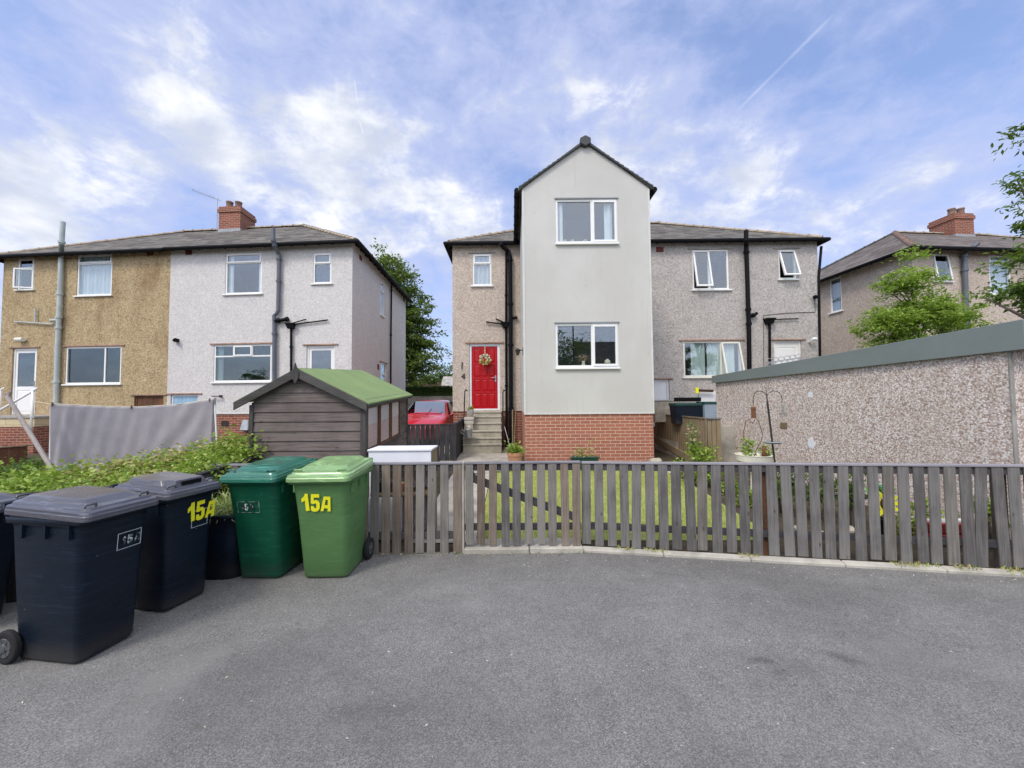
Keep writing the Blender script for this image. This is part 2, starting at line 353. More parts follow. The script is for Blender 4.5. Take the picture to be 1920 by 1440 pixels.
def render_smooth(t):
    o = oc(t); a = t.noise(t.mapv(o, (1, 1, .8)), .9, 6., .6); b = t.noise(o, 5., 5., .7); f = t.noise(o, 160., 2.)
    st_ = t.noise(t.mapv(o, (7, 7, .5)), 1.2, 6., .65)
    c = t.mix(t.mr(a, .35, .7), (.52, .51, .47, 1), (.575, .567, .53, 1)); c = t.mix(t.mr(b, .55, .8, 0., .28), c, (.45, .435, .395, 1)); c = t.mix(t.mr(st_, .56, .8, 0., .4), c, (.43, .41, .36, 1)); c = t.mix(t.mr(t.voro(t.mapv(o, (1, 1, .6)), 2.3, 'Distance'), .07, .02, 0., .45), c, (.40, .38, .33, 1))
    return bsdf(t, c, .9, t.math('ADD', f, t.math('MULTIPLY', b, 2.)), .25, .003, .2)
mat('render_smooth', render_smooth)
brick('brick_ext', (.42, .165, .105), (.34, .135, .09), (.62, .46, .36), (.03, -.005))
brick('brick_old', (.31, .105, .062), (.19, .066, .045), (.42, .34, .27))
brick('brick_far', (.42, .22, .16), (.36, .19, .14), (.42, .33, .27))
brick('brick_cream', (.66, .56, .36), (.55, .46, .29), (.36, .28, .17), (0, 0), .45, .215)
slate('slate', (.055, .05, .044), (.115, .105, .09), (.20, .185, .155))
slate('slate_brown', (.075, .06, .052), (.135, .115, .10), (.21, .185, .165))
plain('ridge_tile', (.33, .27, .2), .85, .35, bump=.3, sc_=6.); plain('ridge_red', (.21, .14, .11), .85, .3, bump=.3); plain('ridge_dark', (.05, .055, .055), .6, .2)
plain('upvc', (.80, .80, .77), .35, .04, .5, sc_=1.5); plain('upvc_cream', (.72, .70, .62), .45, .07); plain('white_paint', (.74, .76, .78), .5, .06)
plain('black_plastic', (.005, .005, .006), .55, .25, .15); plain('grey_pipe', (.105, .115, .135), .42, .15, .5); plain('pale_pipe', (.42, .47, .45), .5, .14); plain('grey_plastic', (.3, .32, .34), .45, .1)
plain('gutter_black', (.005, .005, .006), .6, .3, .1); plain('soffit_dark', (.014, .012, .013), .8, .3)
plain('lintel_tile', (.36, .23, .17), .9, .35, bump=.4, sc_=8.); plain('vent_red', (.15, .045, .03), .9, .3)
plain('interior', (.13, .125, .12), .95, .2); plain('curtain', (.62, .66, .66), .95, .06); plain('curtain_green', (.5, .58, .53), .95, .06); plain('backing_pink', (.82, .66, .64), .95, .08)
plain('backing_white', (.86, .84, .84), .9, .05); plain('blind', (.42, .46, .48), .6, .05); plain('door_red', (.42, .002, .006), .38, .08, .35); plain('wood_brown', (.13, .06, .03), .8, .4); plain('door_blue', (.30, .47, .60), .6, .12)
plain('metal_dark', (.04, .035, .03), .55, .3, .5, .3); plain('galv', (.36, .38, .39), .45, .2, .5, .6); plain('terracotta', (.48, .24, .15), .85, .15, bump=.2); plain('rust', (.16, .07, .035), .9, .3)
plain('felt_green', (.215, .295, .13), .95, .12, .15, sc_=2., bump=.5); plain('fascia_green', (.19, .225, .21), .35, .07, .5, sc_=1.)
plain('yellow', (.85, .83, .02), .5, .05); plain('orange', (.7, .28, .02), .6, .1); plain('brown_dark', (.05, .022, .01), .8, .2); plain('cream', (.72, .67, .5), .8, .1); plain('white_board', (.76, .78, .82), .5, .05)
plain('stone', (.42, .38, .3), .95, .3, bump=.6, sc_=7., bsc=40.); plain('red_plastic', (.3, .04, .035), .5, .2); plain('recycle_green', (.02, .065, .055), .45, .15); plain('box_blue', (.28, .35, .42), .5, .1)
plain('sheet_grey', (.39, .365, .38), .97, .09, .05, sc_=5., bump=.5, bsc=320.)
plain('bark', (.12, .1, .08), .95, .4, bump=.8, sc_=5., bsc=25.); plain('pot_white', (.72, .69, .58), .7, .1); plain('tyre', (.016, .016, .017), .85, .2); plain('hub', (.08, .085, .09), .5, .1)
plain('rubber_grey', (.09, .09, .1), .7, .2)
wood('fence_wood', (.092, .087, .083), (.20, .192, .18)); wood('fence_brown', (.115, .088, .068), (.25, .21, .17)); wood('fence_grey', (.115, .107, .096), (.235, .22, .195))
wood('fence_dark', (.018, .018, .021), (.065, .063, .062)); wood('feather_board', (.13, .095, .055), (.30, .235, .15)); wood('shed_board', (.075, .062, .055), (.19, .16, .145), 'h'); wood('shed_trim', (.05, .048, .044), (.10, .095, .088), 'h')
wood('shed_trim_v', (.045, .044, .044), (.095, .088, .085), 'v'); wood('prop_wood', (.2, .17, .15), (.36, .32, .3), 'v'); wood('rail_cap', (.17, .165, .18), (.30, .29, .31), 'h', False); wood('rail_dark', (.035, .034, .037), (.08, .078, .08), 'h', False)
def binplastic(name, c, rough=.42, dirt=.35, scuff=(2.2, 1.5)):
    def fn(t):
        o = oc(t); r = rnd(t); oo = t.vm('ADD', o, t.comb(t.math('MULTIPLY', r, 9.), 0., 0.)).outputs[0]
        a = t.noise(t.mapv(oo, (1, 1, 2.2)), 2.6, 6., .65); s = t.noise(t.mapv(oo, (1.2, 1.2, 16)), 3., 6., .75, 1.2)
        cc = t.mix(t.mr(a, .35, .75, 0., .5), c4(c), c4([k*.65+.002 for k in c])); cc = t.mix(t.mr(s, .50, .72, 0., .8), cc, c4([min(1, k*scuff[0]+.007) for k in c]))
        zz = t.sep(o)[2]; cc = t.mix(t.math('MULTIPLY', t.mr(zz, .2, .0, 0., dirt), t.mr(a, .3, .6)), cc, (.11, .1, .085, 1))
        sp = t.voro(oo, 13., 'Distance'); cc = t.mix(t.mr(sp, .05, .03, 0., .5), cc, (.4, .38, .33, 1))
        return bsdf(t, cc, t.mr(a, .3, .7, rough*.8, rough*1.25), t.noise(o, 260., 2.), .12, .002, .5 if name.startswith('lid') else .22)
    return mat(name, fn)
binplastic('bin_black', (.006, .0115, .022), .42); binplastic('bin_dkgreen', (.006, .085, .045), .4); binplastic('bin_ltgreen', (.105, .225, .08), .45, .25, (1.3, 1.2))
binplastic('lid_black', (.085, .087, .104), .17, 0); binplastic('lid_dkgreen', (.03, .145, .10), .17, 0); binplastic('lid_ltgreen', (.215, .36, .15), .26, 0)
def worn(t):
    o = oc(t); n = t.noise(o, 34., 4., .7); return bsdf(t, t.mix(t.mr(n, .42, .6), (.03, .05, .05, 1), (.62, .66, .66, 1)), .6)
mat('worn_white', worn); mat('worn_faint', lambda t: bsdf(t, t.mix(t.mr(t.noise(oc(t), 42., 4., .7), .52, .66), (.015, .03, .035, 1), (.5, .54, .54, 1)), .6)); plain('sticker_line', (.55, .57, .6), .6, .3, sc_=9.)
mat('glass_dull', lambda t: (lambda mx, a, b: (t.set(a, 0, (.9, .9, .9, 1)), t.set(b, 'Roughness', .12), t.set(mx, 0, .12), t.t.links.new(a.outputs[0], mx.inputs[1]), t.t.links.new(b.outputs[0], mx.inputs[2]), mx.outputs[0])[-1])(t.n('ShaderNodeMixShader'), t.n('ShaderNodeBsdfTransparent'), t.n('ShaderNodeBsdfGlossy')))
glassm('glass', .075, (.93, .96, .97)); glassm('glass_dark', .055, (.72, .77, .77)); glassm('glass_obscure', .10, (.74, .80, .81)); glassm('car_glass', .3, (.35, .4, .42))
def carpaint(t): return bsdf(t, (.52, .008, .02), .22, None, 0, 0, .6, 0, .8)
mat('car_paint', carpaint)
leafm('leaf_tree', [(.035, .065, .014), (.085, .135, .03), (.15, .20, .055), (.24, .29, .10)])
leafm('leaf_far', [(.035, .06, .02), (.07, .11, .035), (.11, .16, .06)])
leafm('leaf_bright', [(.13, .22, .03), (.24, .37, .05), (.37, .52, .09), (.54, .66, .20)], .5)
leafm('leaf_dark', [(.025, .05, .012), (.06, .11, .022), (.11, .19, .035), (.2, .3, .07)], .4)
leafm('leaf_garden', [(.10, .18, .02), (.22, .34, .045), (.36, .48, .08), (.52, .60, .17)], .4)
leafm('leaf_yellow', [(.16, .22, .05), (.34, .42, .10), (.52, .54, .18), (.50, .33, .17), (.66, .66, .34)], .35)
leafm('leaf_rose', [(.07, .14, .04), (.14, .24, .07), (.3, .38, .16), (.55, .35, .25), (.6, .6, .35)], .3)
leafm('leaf_hedge', [(.02, .045, .01), (.045, .085, .016), (.075, .125, .026)], .2)
leafm('grass_blade', [(.30, .36, .08), (.48, .55, .14), (.62, .64, .23), (.70, .67, .32)], .4)
leafm('grass_var', [(.20, .32, .06), (.42, .52, .16), (.66, .70, .36), (.15, .27, .05)], .3)
# ------------------------------------------------------------------ foliage helpers
def leaves(name, cen, size, m, parent=None, flat=.5, aspect=.5, nbias=None, off=None, dirs=None):
    """many small folded leaves around the given centres, as one mesh"""
    o3 = np.array(OFF.get(parent.name, (0, 0, 0)) if (parent and off is None) else (off or (0, 0, 0)))
    cen = np.asarray(cen); n = len(cen)
    if dirs is None:
        a = RS.uniform(0, 2*pi, n); e = RS.normal(-.15, .45, n); dv = np.stack([np.cos(a)*np.cos(e), np.sin(a)*np.cos(e), np.sin(e)], 1)
    else: dv = dirs/np.linalg.norm(dirs, axis=1, keepdims=True)
    up = RS.normal(0, flat, (n, 3)); up[:, 2] += 1
    sd_ = np.cross(dv, up); sd_ /= np.linalg.norm(sd_, axis=1, keepdims=True)+1e-9
    nn = np.cross(sd_, dv); L = size*RS.uniform(.6, 1.3, n)[:, None] if np.isscalar(size) else size[:, None]
    wd = L*aspect
    v0 = cen; v1 = cen+dv*L*.5+sd_*wd*.5+nn*L*.08; v2 = cen+dv*L-nn*L*.1; v3 = cen+dv*L*.5-sd_*wd*.5+nn*L*.08
    V = np.stack([v0, v1, v2, v3], 1).reshape(-1, 3)-o3
    me = bpy.data.meshes.new(name); me.vertices.add(4*n); me.vertices.foreach_set('co', V.ravel())
    me.loops.add(4*n); me.loops.foreach_set('vertex_index', np.arange(4*n)); me.polygons.add(n)
    me.polygons.foreach_set('loop_start', np.arange(n)*4); me.polygons.foreach_set('loop_total', np.full(n, 4))
    me.materials.append(m); me.update(calc_edges=True); me.validate()
    o = bpy.data.objects.new(name, me); C.objects.link(o)
    if parent: o.parent = parent
    else: o.location = tuple(o3)
    OFF[o.name] = tuple(o3); return o
def clumps(ells, nc, per, spread, shell=.55, flatz=.45):
    """clump centres through the volume of several ellipsoids, then leaves round each"""
    pts = []; cs = []
    wts = np.array([e[3]*e[4]*e[5] for e in ells]); wts = wts/wts.sum()
    for e, k in zip(ells, (wts*nc).astype(int)+1):
        for _ in range(k):
            v = RS.normal(0, 1, 3); v /= np.linalg.norm(v); r = RS.uniform(shell, 1.05) if RS.rand() < .75 else RS.uniform(.1, shell)
            c = np.array(e[:3])+v*r*np.array(e[3:6]); cs.append(c); s = spread*RS.uniform(.5, 1.5)
            pts.append(c+RS.normal(0, 1, (max(3, int(per*RS.uniform(.5, 1.4))), 3))*np.array([s, s, s*flatz]))
    return np.concatenate(pts), cs
def tree(label, base, h, ells, nc, per, spread, leaf, m, name='tree', trunk_r=.2, group=None, nl=9, shell=.5, flatz=.45, aspect=.5, cat='tree'):
    t = thing(name, label, cat, base, group)
    pts, cs = clumps(ells, nc, per, spread, shell, flatz)
    leaves('crown', pts, leaf, m, t, aspect=aspect)
    b = MB(); B = Vector(base); top = B+Vector((0, 0, h*.8)); cx = np.mean([e[:3] for e in ells], axis=0)
    top.x = cx[0]; top.y = cx[1]
    P = [B+Vector((0, 0, -.1)), B.lerp(top, .3)+Vector((.03, .02, 0)), B.lerp(top, .6), top]
    b.tube(P, [trunk_r, trunk_r*.75, trunk_r*.5, trunk_r*.12], 10)
    idx = RS.choice(len(cs), min(nl, len(cs)), False)
    for i in idx:
        q = Vector(cs[i]); k = min(max((q.z-B.z)/max(h*.8, .1)-.22, .12), .85); s = B.lerp(top, k); mid = s.lerp(q, .5)+Vector((0, 0, .06*h*RS.uniform(0, .6)))
        b.tube([s, mid, q], [trunk_r*.4*(1-k*.6), trunk_r*.22, trunk_r*.05], 6)
    b.build('trunk', MAT['bark'], t, smooth=True)
    return t
# ------------------------------------------------------------------ houses
def panel(mb, P, a0, a1, z0, z1, holes, rev=.065, m=0):
    hs = []
    for (h0, h1, g0, g1) in holes:
        g0, g1 = max(g0, z0), min(g1, z1)
        if g1 > g0+.005 and h1 > a0 and h0 < a1: hs.append((h0, h1, g0, g1))
    A = sorted({a0, a1, *[h[0] for h in hs], *[h[1] for h in hs]}); Z = sorted({z0, z1, *[h[2] for h in hs], *[h[3] for h in hs]})
    for i in range(len(A)-1):
        for j in range(len(Z)-1):
            ca, cz = (A[i]+A[i+1])/2, (Z[j]+Z[j+1])/2
            if any(h[0] < ca < h[1] and h[2] < cz < h[3] for h in hs): continue
            mb.poly([P(A[i], 0, Z[j]), P(A[i+1], 0, Z[j]), P(A[i+1], 0, Z[j+1]), P(A[i], 0, Z[j+1])], m)
    for (h0, h1, g0, g1) in hs:
        for q in ([(h0, g0), (h0, g1)], [(h1, g0), (h1, g1)], [(h0, g0), (h1, g0)], [(h0, g1), (h1, g1)]):
            (p, r), (s, u) = q
            if r == u and ((r == z0) or (r == z1)): continue
            mb.poly([P(p, 0, r), P(s, 0, u), P(s, rev, u), P(p, rev, r)], m)
def room(mb, P, h, depth=1.6, m=2, ex=.35, rev=.065):
    a0, a1, z0, z1 = h; A0, A1, Z0, Z1 = a0-ex, a1+ex, z0-.3, z1+.12
    for q in ([(A0, depth, Z0), (A1, depth, Z0), (A1, depth, Z1), (A0, depth, Z1)], [(A0, rev, Z0), (A0, depth, Z0), (A0, depth, Z1), (A0, rev, Z1)],
              [(A1, rev, Z0), (A1, depth, Z0), (A1, depth, Z1), (A1, rev, Z1)], [(A0, rev, Z0), (A1, rev, Z0), (A1, depth, Z0), (A0, depth, Z0)], [(A0, rev, Z1), (A1, rev, Z1), (A1, depth, Z1), (A0, depth, Z1)],
              [(A0, rev, Z0), (A1, rev, Z0), (A1, rev, z0), (A0, rev, z0)], [(A0, rev, z1), (A1, rev, z1), (A1, rev, Z1), (A0, rev, Z1)], [(A0, rev, z0), (a0, rev, z0), (a0, rev, z1), (A0, rev, z1)], [(a1, rev, z0), (A1, rev, z0), (A1, rev, z1), (a1, rev, z1)]):
        mb.poly([P(*p) for p in q], m)
def border(b, a0, a1, z0, z1, w, d0, d1):
    b.box(a0, a1, d0, d1, z0, z0+w); b.box(a0, a1, d0, d1, z1-w, z1); b.box(a0, a0+w, d0, d1, z0+w, z1-w); b.box(a1-w, a1, d0, d1, z0+w, z1-w)
def window(root, P, rect, cells, frame='upvc', glass='glass', sill=True, lintel=None, curtains=(), name='window', fw=.05, angle=14, sill_ext=.06):
    a0, a1, z0, z1 = rect; Wd, Ht = a1-a0, z1-z0; d0 = .018
    f = MB(P); border(f, a0+.002, a1-.002, z0+.002, z1-.002, fw, d0, d0+.06)
    fr = None; pn = MB(P); cs = MB(P); items = []; mull = []
    for (x0, x1, y0, y1, kind) in cells:
        A0, A1, Z0, Z1 = a0+x0*Wd, a0+x1*Wd, z0+y0*Ht, z0+y1*Ht
        # mullion / transom on inner edges
        if x1 < .999: mull.append((A1-.025, A1+.025, max(Z0, z0+fw), min(Z1, z1-fw)))
        if y1 < .999: mull.append((max(A0, a0+fw), min(A1, a1-fw), Z1-.022, Z1+.022))
        i0 = A0+(fw if x0 < .001 else .025); i1 = A1-(fw if x1 > .999 else .025); j0 = Z0+(fw if y0 < .001 else .022); j1 = Z1-(fw if y1 > .999 else .022)
        if kind == 'f': pn.box(i0, i1, d0+.025, d0+.031, j0, j1)
        else:
            cw = .045; i0 -= .018; i1 += .018; j0 -= .015; j1 += .015; dd = d0-.022
            if kind == 's': border(cs, i0, i1, j0, j1, cw, dd, dd+.05); pn.box(i0+cw, i1-cw, dd+.022, dd+.028, j0+cw, j1-cw)
            else:
                an = R(angle)
                if kind == 'ot': T = lambda a, d_, z, an=an, j1=j1, dd=dd: (a, dd+(d_-dd)*math.cos(an)-(j1-z)*math.sin(an), j1-(j1-z)*math.cos(an)-(d_-dd)*math.sin(an))
                else: T = lambda a, d_, z, an=an, i0=i0, dd=dd: (i0+(a-i0)*math.cos(an), dd+(d_-dd)-(a-i0)*math.sin(an), z)
                PT = lambda a, d_, z, T=T: P(*T(a, d_, z))
                c2 = MB(PT); border(c2, i0, i1, j0, j1, cw, dd, dd+.05); c3 = MB(PT); c3.box(i0+cw, i1-cw, dd+.022, dd+.028, j0+cw, j1-cw); items.append((c2, c3))
    for m_ in mull: f.box(m_[0], m_[1], d0+.002, d0+.058, m_[2], m_[3])
    fr = f.build(name, MAT[frame], root)
    if pn.v: pn.build('pane', MAT[glass], fr)
    if cs.v: cs.build('casement', MAT[frame], fr)
    for c2, c3 in items: c2.build('open_casement', MAT[frame], fr); c3.build('pane', MAT[glass], fr)
    if sill: s = MB(P); s.box(a0-sill_ext, a1+sill_ext, -.06, .05, z0-.045, z0); s.build('sill', MAT[frame], fr, bevel=.006)
    if lintel: s = MB(P); s.box(a0-.12, a1+.12, -.035, .02, z1+.012, z1+.05); s.build('lintel', MAT[lintel], fr)
    for (c0, c1, cm) in curtains:
        A, B = a0+c0*Wd, a0+c1*Wd; n = max(8, int((B-A)/.02)); r1 = []; r2 = []
        for i in range(n+1):
            a = A+(B-A)*i/n; dd = .115+.022*math.sin(i*.9)+.012*math.sin(i*2.3+1)
            r1.append((a, dd, z0+.02)); r2.append((a, dd, z1-.02))
        c = MB(P); c.rings([r1, r2], cap=False, close=False); c.build('curtain', MAT[cm], fr, smooth=True)
    return fr
def pipe(root, name, P, pts, r, m, collars=(), rc=1.35, n=12, parent=None):
    b = MB(); W3 = [Vector(P(*p)) for p in pts]; b.tube(W3, r, n)
    for (i, k) in collars:
        c = W3[i].lerp(W3[i+1], k); d_ = (W3[i+1]-W3[i]).normalized(); b.tube([c-d_*.035, c+d_*.035], r*rc, n)
    return b.build(name, MAT[m], parent or root, smooth=False)
def ridge(mb, a, b, r=.10, step=.42, n=8):
    A, B = Vector(a), Vector(b); L = (B-A).length; d_ = (B-A)/L; sd_ = d_.cross(Vector((0, 0, 1))).normalized(); up = sd_.cross(d_).normalized(); k = max(1, int(round(L/step)))
    for i in range(k):
        p = A+d_*(L*i/k); q = A+d_*(L*(i+1)/k+.03); rr = r*random.uniform(.94, 1.08); r0, r1 = rr*.92, rr*1.1
        rs = [[tuple(c+sd_*rad*math.cos(pi*j/n)+up*(rad*math.sin(pi*j/n)*.85-.03)) for j in range(n+1)] for c, rad in ((p, r0), (p+(q-p)*.9, r0), (p+(q-p)*.905, r1), (q, r1))]
        mb.rings(rs, 0, True, True)
def plane_uz(px, py, O, Dr):
    d_ = ray(px, py); n = Vector((-Dr.y, Dr.x, 0)); t = (Vector((O.x, O.y, 0))-Vector((0, 0, H))).dot(n)/d_.dot(n)
    p = Vector((0, 0, H))+d_*t; return ((p-Vector((O.x, O.y, 0))).to_2d().dot(Dr.to_2d()), p.z)
class House:
    def __init__(s, label, P0, P1, V, D, ze, zr, zp, zg, wallm, brickm, front, side=(), roofm='slate', ridgem='ridge_tile', inside='interior', chimney=None, W=None, cat='house', e=.30, hipm=None, hip2=None, group=None):
        P0 = Vector((P0[0], P0[1], 0)); P1 = Vector((P1[0], P1[1], 0)); s.O = P0; s.W = W or (P1-P0).length; s.U = (P1-P0).normalized(); s.V = Vector((V[0], V[1], 0)).normalized(); s.D = D
        s.F = lambda u, v, z: tuple(P0+s.U*u+s.V*v+Vector((0, 0, z)))
        s.S = lambda a, d_, z: s.F(s.W-d_, a, z)       # side wall: a runs back, d inwards
        s.zg = zg; s.zp = zp; s.ze = ze; s.zr = zr; s.e = e
        c = P0+s.U*s.W/2; s.root = thing('house', label, cat, (c.x, c.y, zg), group)
        s.front = [s.rect(r) for r in front]; s.side = [s.rect(r, True) for r in side]
        wl = MB(); zt = ze+.07
        W_ = s.W
        panel(wl, s.F, 0, W_, zp, zt, s.front); panel(wl, s.S, 0, D, zp, zt, s.side)
        wl.poly([s.F(0, D, zp), s.F(W_, D, zp), s.F(W_, D, zt), s.F(0, D, zt)]); wl.poly([s.F(0, 0, zp), s.F(0, D, zp), s.F(0, D, zt), s.F(0, 0, zt)])
        for r in s.front: room(wl, s.F, r, m=1)
        for r in s.side: room(wl, s.S, r, m=1)
        s.wall = wl.build('wall', [MAT[wallm], MAT[inside]], s.root)
        pb = MB(); k = -.012
        Fp = lambda u, v, z: s.F(u, v+(.015 if v < .001 else 0), z); Sp = lambda a, d_, z: s.S(a, d_+.015, z)
        panel(pb, Fp, 0, W_-.015, zg-.3, zp, s.front); panel(pb, Sp, .015, D, zg-.3, zp, s.side)
        pb.poly([s.F(0, D, zg-.3), s.F(W_, D, zg-.3), s.F(W_, D, zp), s.F(0, D, zp)]); s.plinth = pb.build('plinth', MAT[brickm], s.root)
        lip = MB(s.F); lip.box(0, W_+.018, -.018, .01, zp-.02, zp+.01); lip.F = s.S; lip.box(0, D, -.017, .01, zp-.021, zp+.009); lip.build('render_edge', MAT[wallm], s.root)
        rf = MB(); F = s.F; hu = W_-D/2
        rf.slab([F(0, -e, ze), F(W_+e, -e, ze), F(hu, D/2, zr), F(0, D/2, zr)], .05); rf.slab([F(0, D+e, ze), F(W_+e, D+e, ze), F(hu, D/2, zr), F(0, D/2, zr)], .05)
        rf.slab([F(W_+e, -e, ze+.001), F(W_+e, D+e, ze+.001), F(hu, D/2, zr+.001)], .05)
        s.roof = rf.build('roof', MAT[roofm], s.root)
        rt = MB(); ridge(rt, F(0, D/2, zr+.03), F(hu, D/2, zr+.03)); rt.build('ridge_tiles', MAT[ridgem], s.roof)
        rt = MB(); ridge(rt, F(W_+e-.05, -e+.05, ze+.03), F(hu, D/2, zr+.03), .095, .36); rt.build('hip_tiles', MAT[hipm or ridgem], s.roof); rt = MB(); ridge(rt, F(W_+e-.05, D+e-.05, ze+.03), F(hu, D/2, zr+.03), .095, .36); rt.build('hip_tiles', MAT[hip2 or 'ridge_dark'], s.roof)
        g = MB(); g.tube([F(0, -e-.05, ze-.075), F(W_+e+.05, -e-.05, ze-.075), F(W_+e+.05, D+e+.05, ze-.075)], .062, 8); g.build('gutter', MAT['gutter_black'], s.root)
        sl_ = (zr-ze)/(D/2+e)*(e-.024); ev = MB(F); ev.box(0, W_+e, -e, -e+.022, ze-.115, ze-.052); ev.F = s.S; ev.box(-e+.025, D+e, -e, -e+.022, ze-.115, ze-.052)
        ev.F = F; n = int(W_/.45)
        for i in range(n): u = .2+i*.45; ev.hexa([(u, -e+.024, ze-.13), (u+.05, -e+.024, ze-.13), (u+.05, -.003, ze-.13+sl_), (u, -.003, ze-.13+sl_), (u, -e+.024, ze-.055), (u+.05, -e+.024, ze-.055), (u+.05, -.003, ze-.056+sl_), (u, -.003, ze-.056+sl_)])
        ev.F = s.S; n = int(D/.45)
        for i in range(n): u = .2+i*.45; ev.hexa([(u, -e+.024, ze-.13), (u+.05, -e+.024, ze-.13), (u+.05, -.003, ze-.13+sl_), (u, -.003, ze-.13+sl_), (u, -e+.024, ze-.055), (u+.05, -e+.024, ze-.055), (u+.05, -.003, ze-.056+sl_), (u, -.003, ze-.056+sl_)])
        ev.build('eaves', MAT['soffit_dark'], s.root)
        if chimney: s.chimney(*chimney)
    def uz(s, px, py, side=False):
        return plane_uz(px, py, s.O+s.U*s.W, s.V) if side else plane_uz(px, py, s.O, s.U)
    def rect(s, r, side=False):
        x0, x1, y0, y1 = r; ym = (y0+y1)/2; xm = (x0+x1)/2
        a = s.uz(x0, ym, side)[0]; b = s.uz(x1, ym, side)[0]
        return (min(a, b), max(a, b), s.uz(xm, y1, side)[1], s.uz(xm, y0, side)[1])
    def chimney(s, u0, u1, ht, pots=2, m='brick_old'):
        b = MB(s.F); v0, v1 = s.D/2-.48, s.D/2+.48; z0 = s.zr-.45; z1 = s.zr+ht
        b.box(u0, u1, v0, v1, z0, z1-.25); b.box(u0-.04, u1+.04, v0-.04, v1+.04, z1-.25, z1-.10); b.box(u0-.005, u1+.005, v0-.005, v1+.005, z1-.10, z1)
        ch = b.build('chimney', MAT[m], s.root); f = MB(s.F); f.box(u0-.02, u1+.02, v0-.02, v0+.3, s.zr-.45, s.zr-.20); f.build('lead_flashing', MAT['grey_plastic'], ch)
        for k in range(pots):
            p = MB(); c = s.F((u0+u1)/2+(-.19 if k == 0 else .17), v0+.25+.05*k, z1-.01); p.lathe([(.0, 0), (.15, 0), (.13, .04), (.115, .26), (.135, .28), (.135, .33), (.09, .33), (.08, .1), (0, .1)], c, 18); p.build('chimney_pot', MAT['ridge_red' if k != 3 else 'terracotta'], ch, smooth=True)
    def P(s, px, py, d_=-.06, side=False):        # a point standing off the facade by d_
        if side: O_ = s.O+s.U*(s.W-d_); a, z = plane_uz(px, py, O_, s.V)
        else: O_ = s.O+s.V*d_; a, z = plane_uz(px, py, O_, s.U)
        return (a, d_, z)
    def pipe(s, name, pxs, r, m, collars=(), d_=None, side=False, parent=None, rc=1.35):
        d_ = -(r+.035) if d_ is None else d_
        return pipe(s.root, name, s.S if side else s.F, [s.P(p[0], p[1], d_, side) for p in pxs], r, m, collars, rc, parent=parent)
    def hopper(s, px, py, w=.26, h=.16, d_=-.09):
        a, _, z = s.P(px, py); b = MB(s.F); b.hexa([(a-w*.32, d_-.07, z-h/2), (a+w*.32, d_-.07, z-h/2), (a+w*.32, -.02, z-h/2), (a-w*.32, -.02, z-h/2), (a-w/2, d_-.1, z+h/2), (a+w/2, d_-.1, z+h/2), (a+w/2, -.01, z+h/2), (a-w/2, -.01, z+h/2)])
        b.box(a-w/2-.01, a+w/2+.01, d_-.11, -.005, z+h/2-.02, z+h/2+.012); return b.build('hopper', MAT['black_plastic'], s.root)
    def vent(s, px, py, side=False, w=.23, h=.16, m='vent_red'):
        a, z = s.uz(px, py, side); P = s.S if side else s.F; b = MB(P); border(b, a-w/2, a+w/2, z-h/2, z+h/2, .02, -.012, .01)
        for k in range(1, 4): b.box(a-w/2+.02, a+w/2-.02, -.008, .01, z-h/2+k*h/4-.008, z-h/2+k*h/4+.008)
        b.box(a-.012, a+.012, -.010, .01, z-h/2+.02, z+h/2-.02); b.box(a-w/2+.02, a+w/2-.02, -.003, .002, z-h/2+.02, z+h/2-.02)
        return b.build('air_vent', MAT[m], s.root)
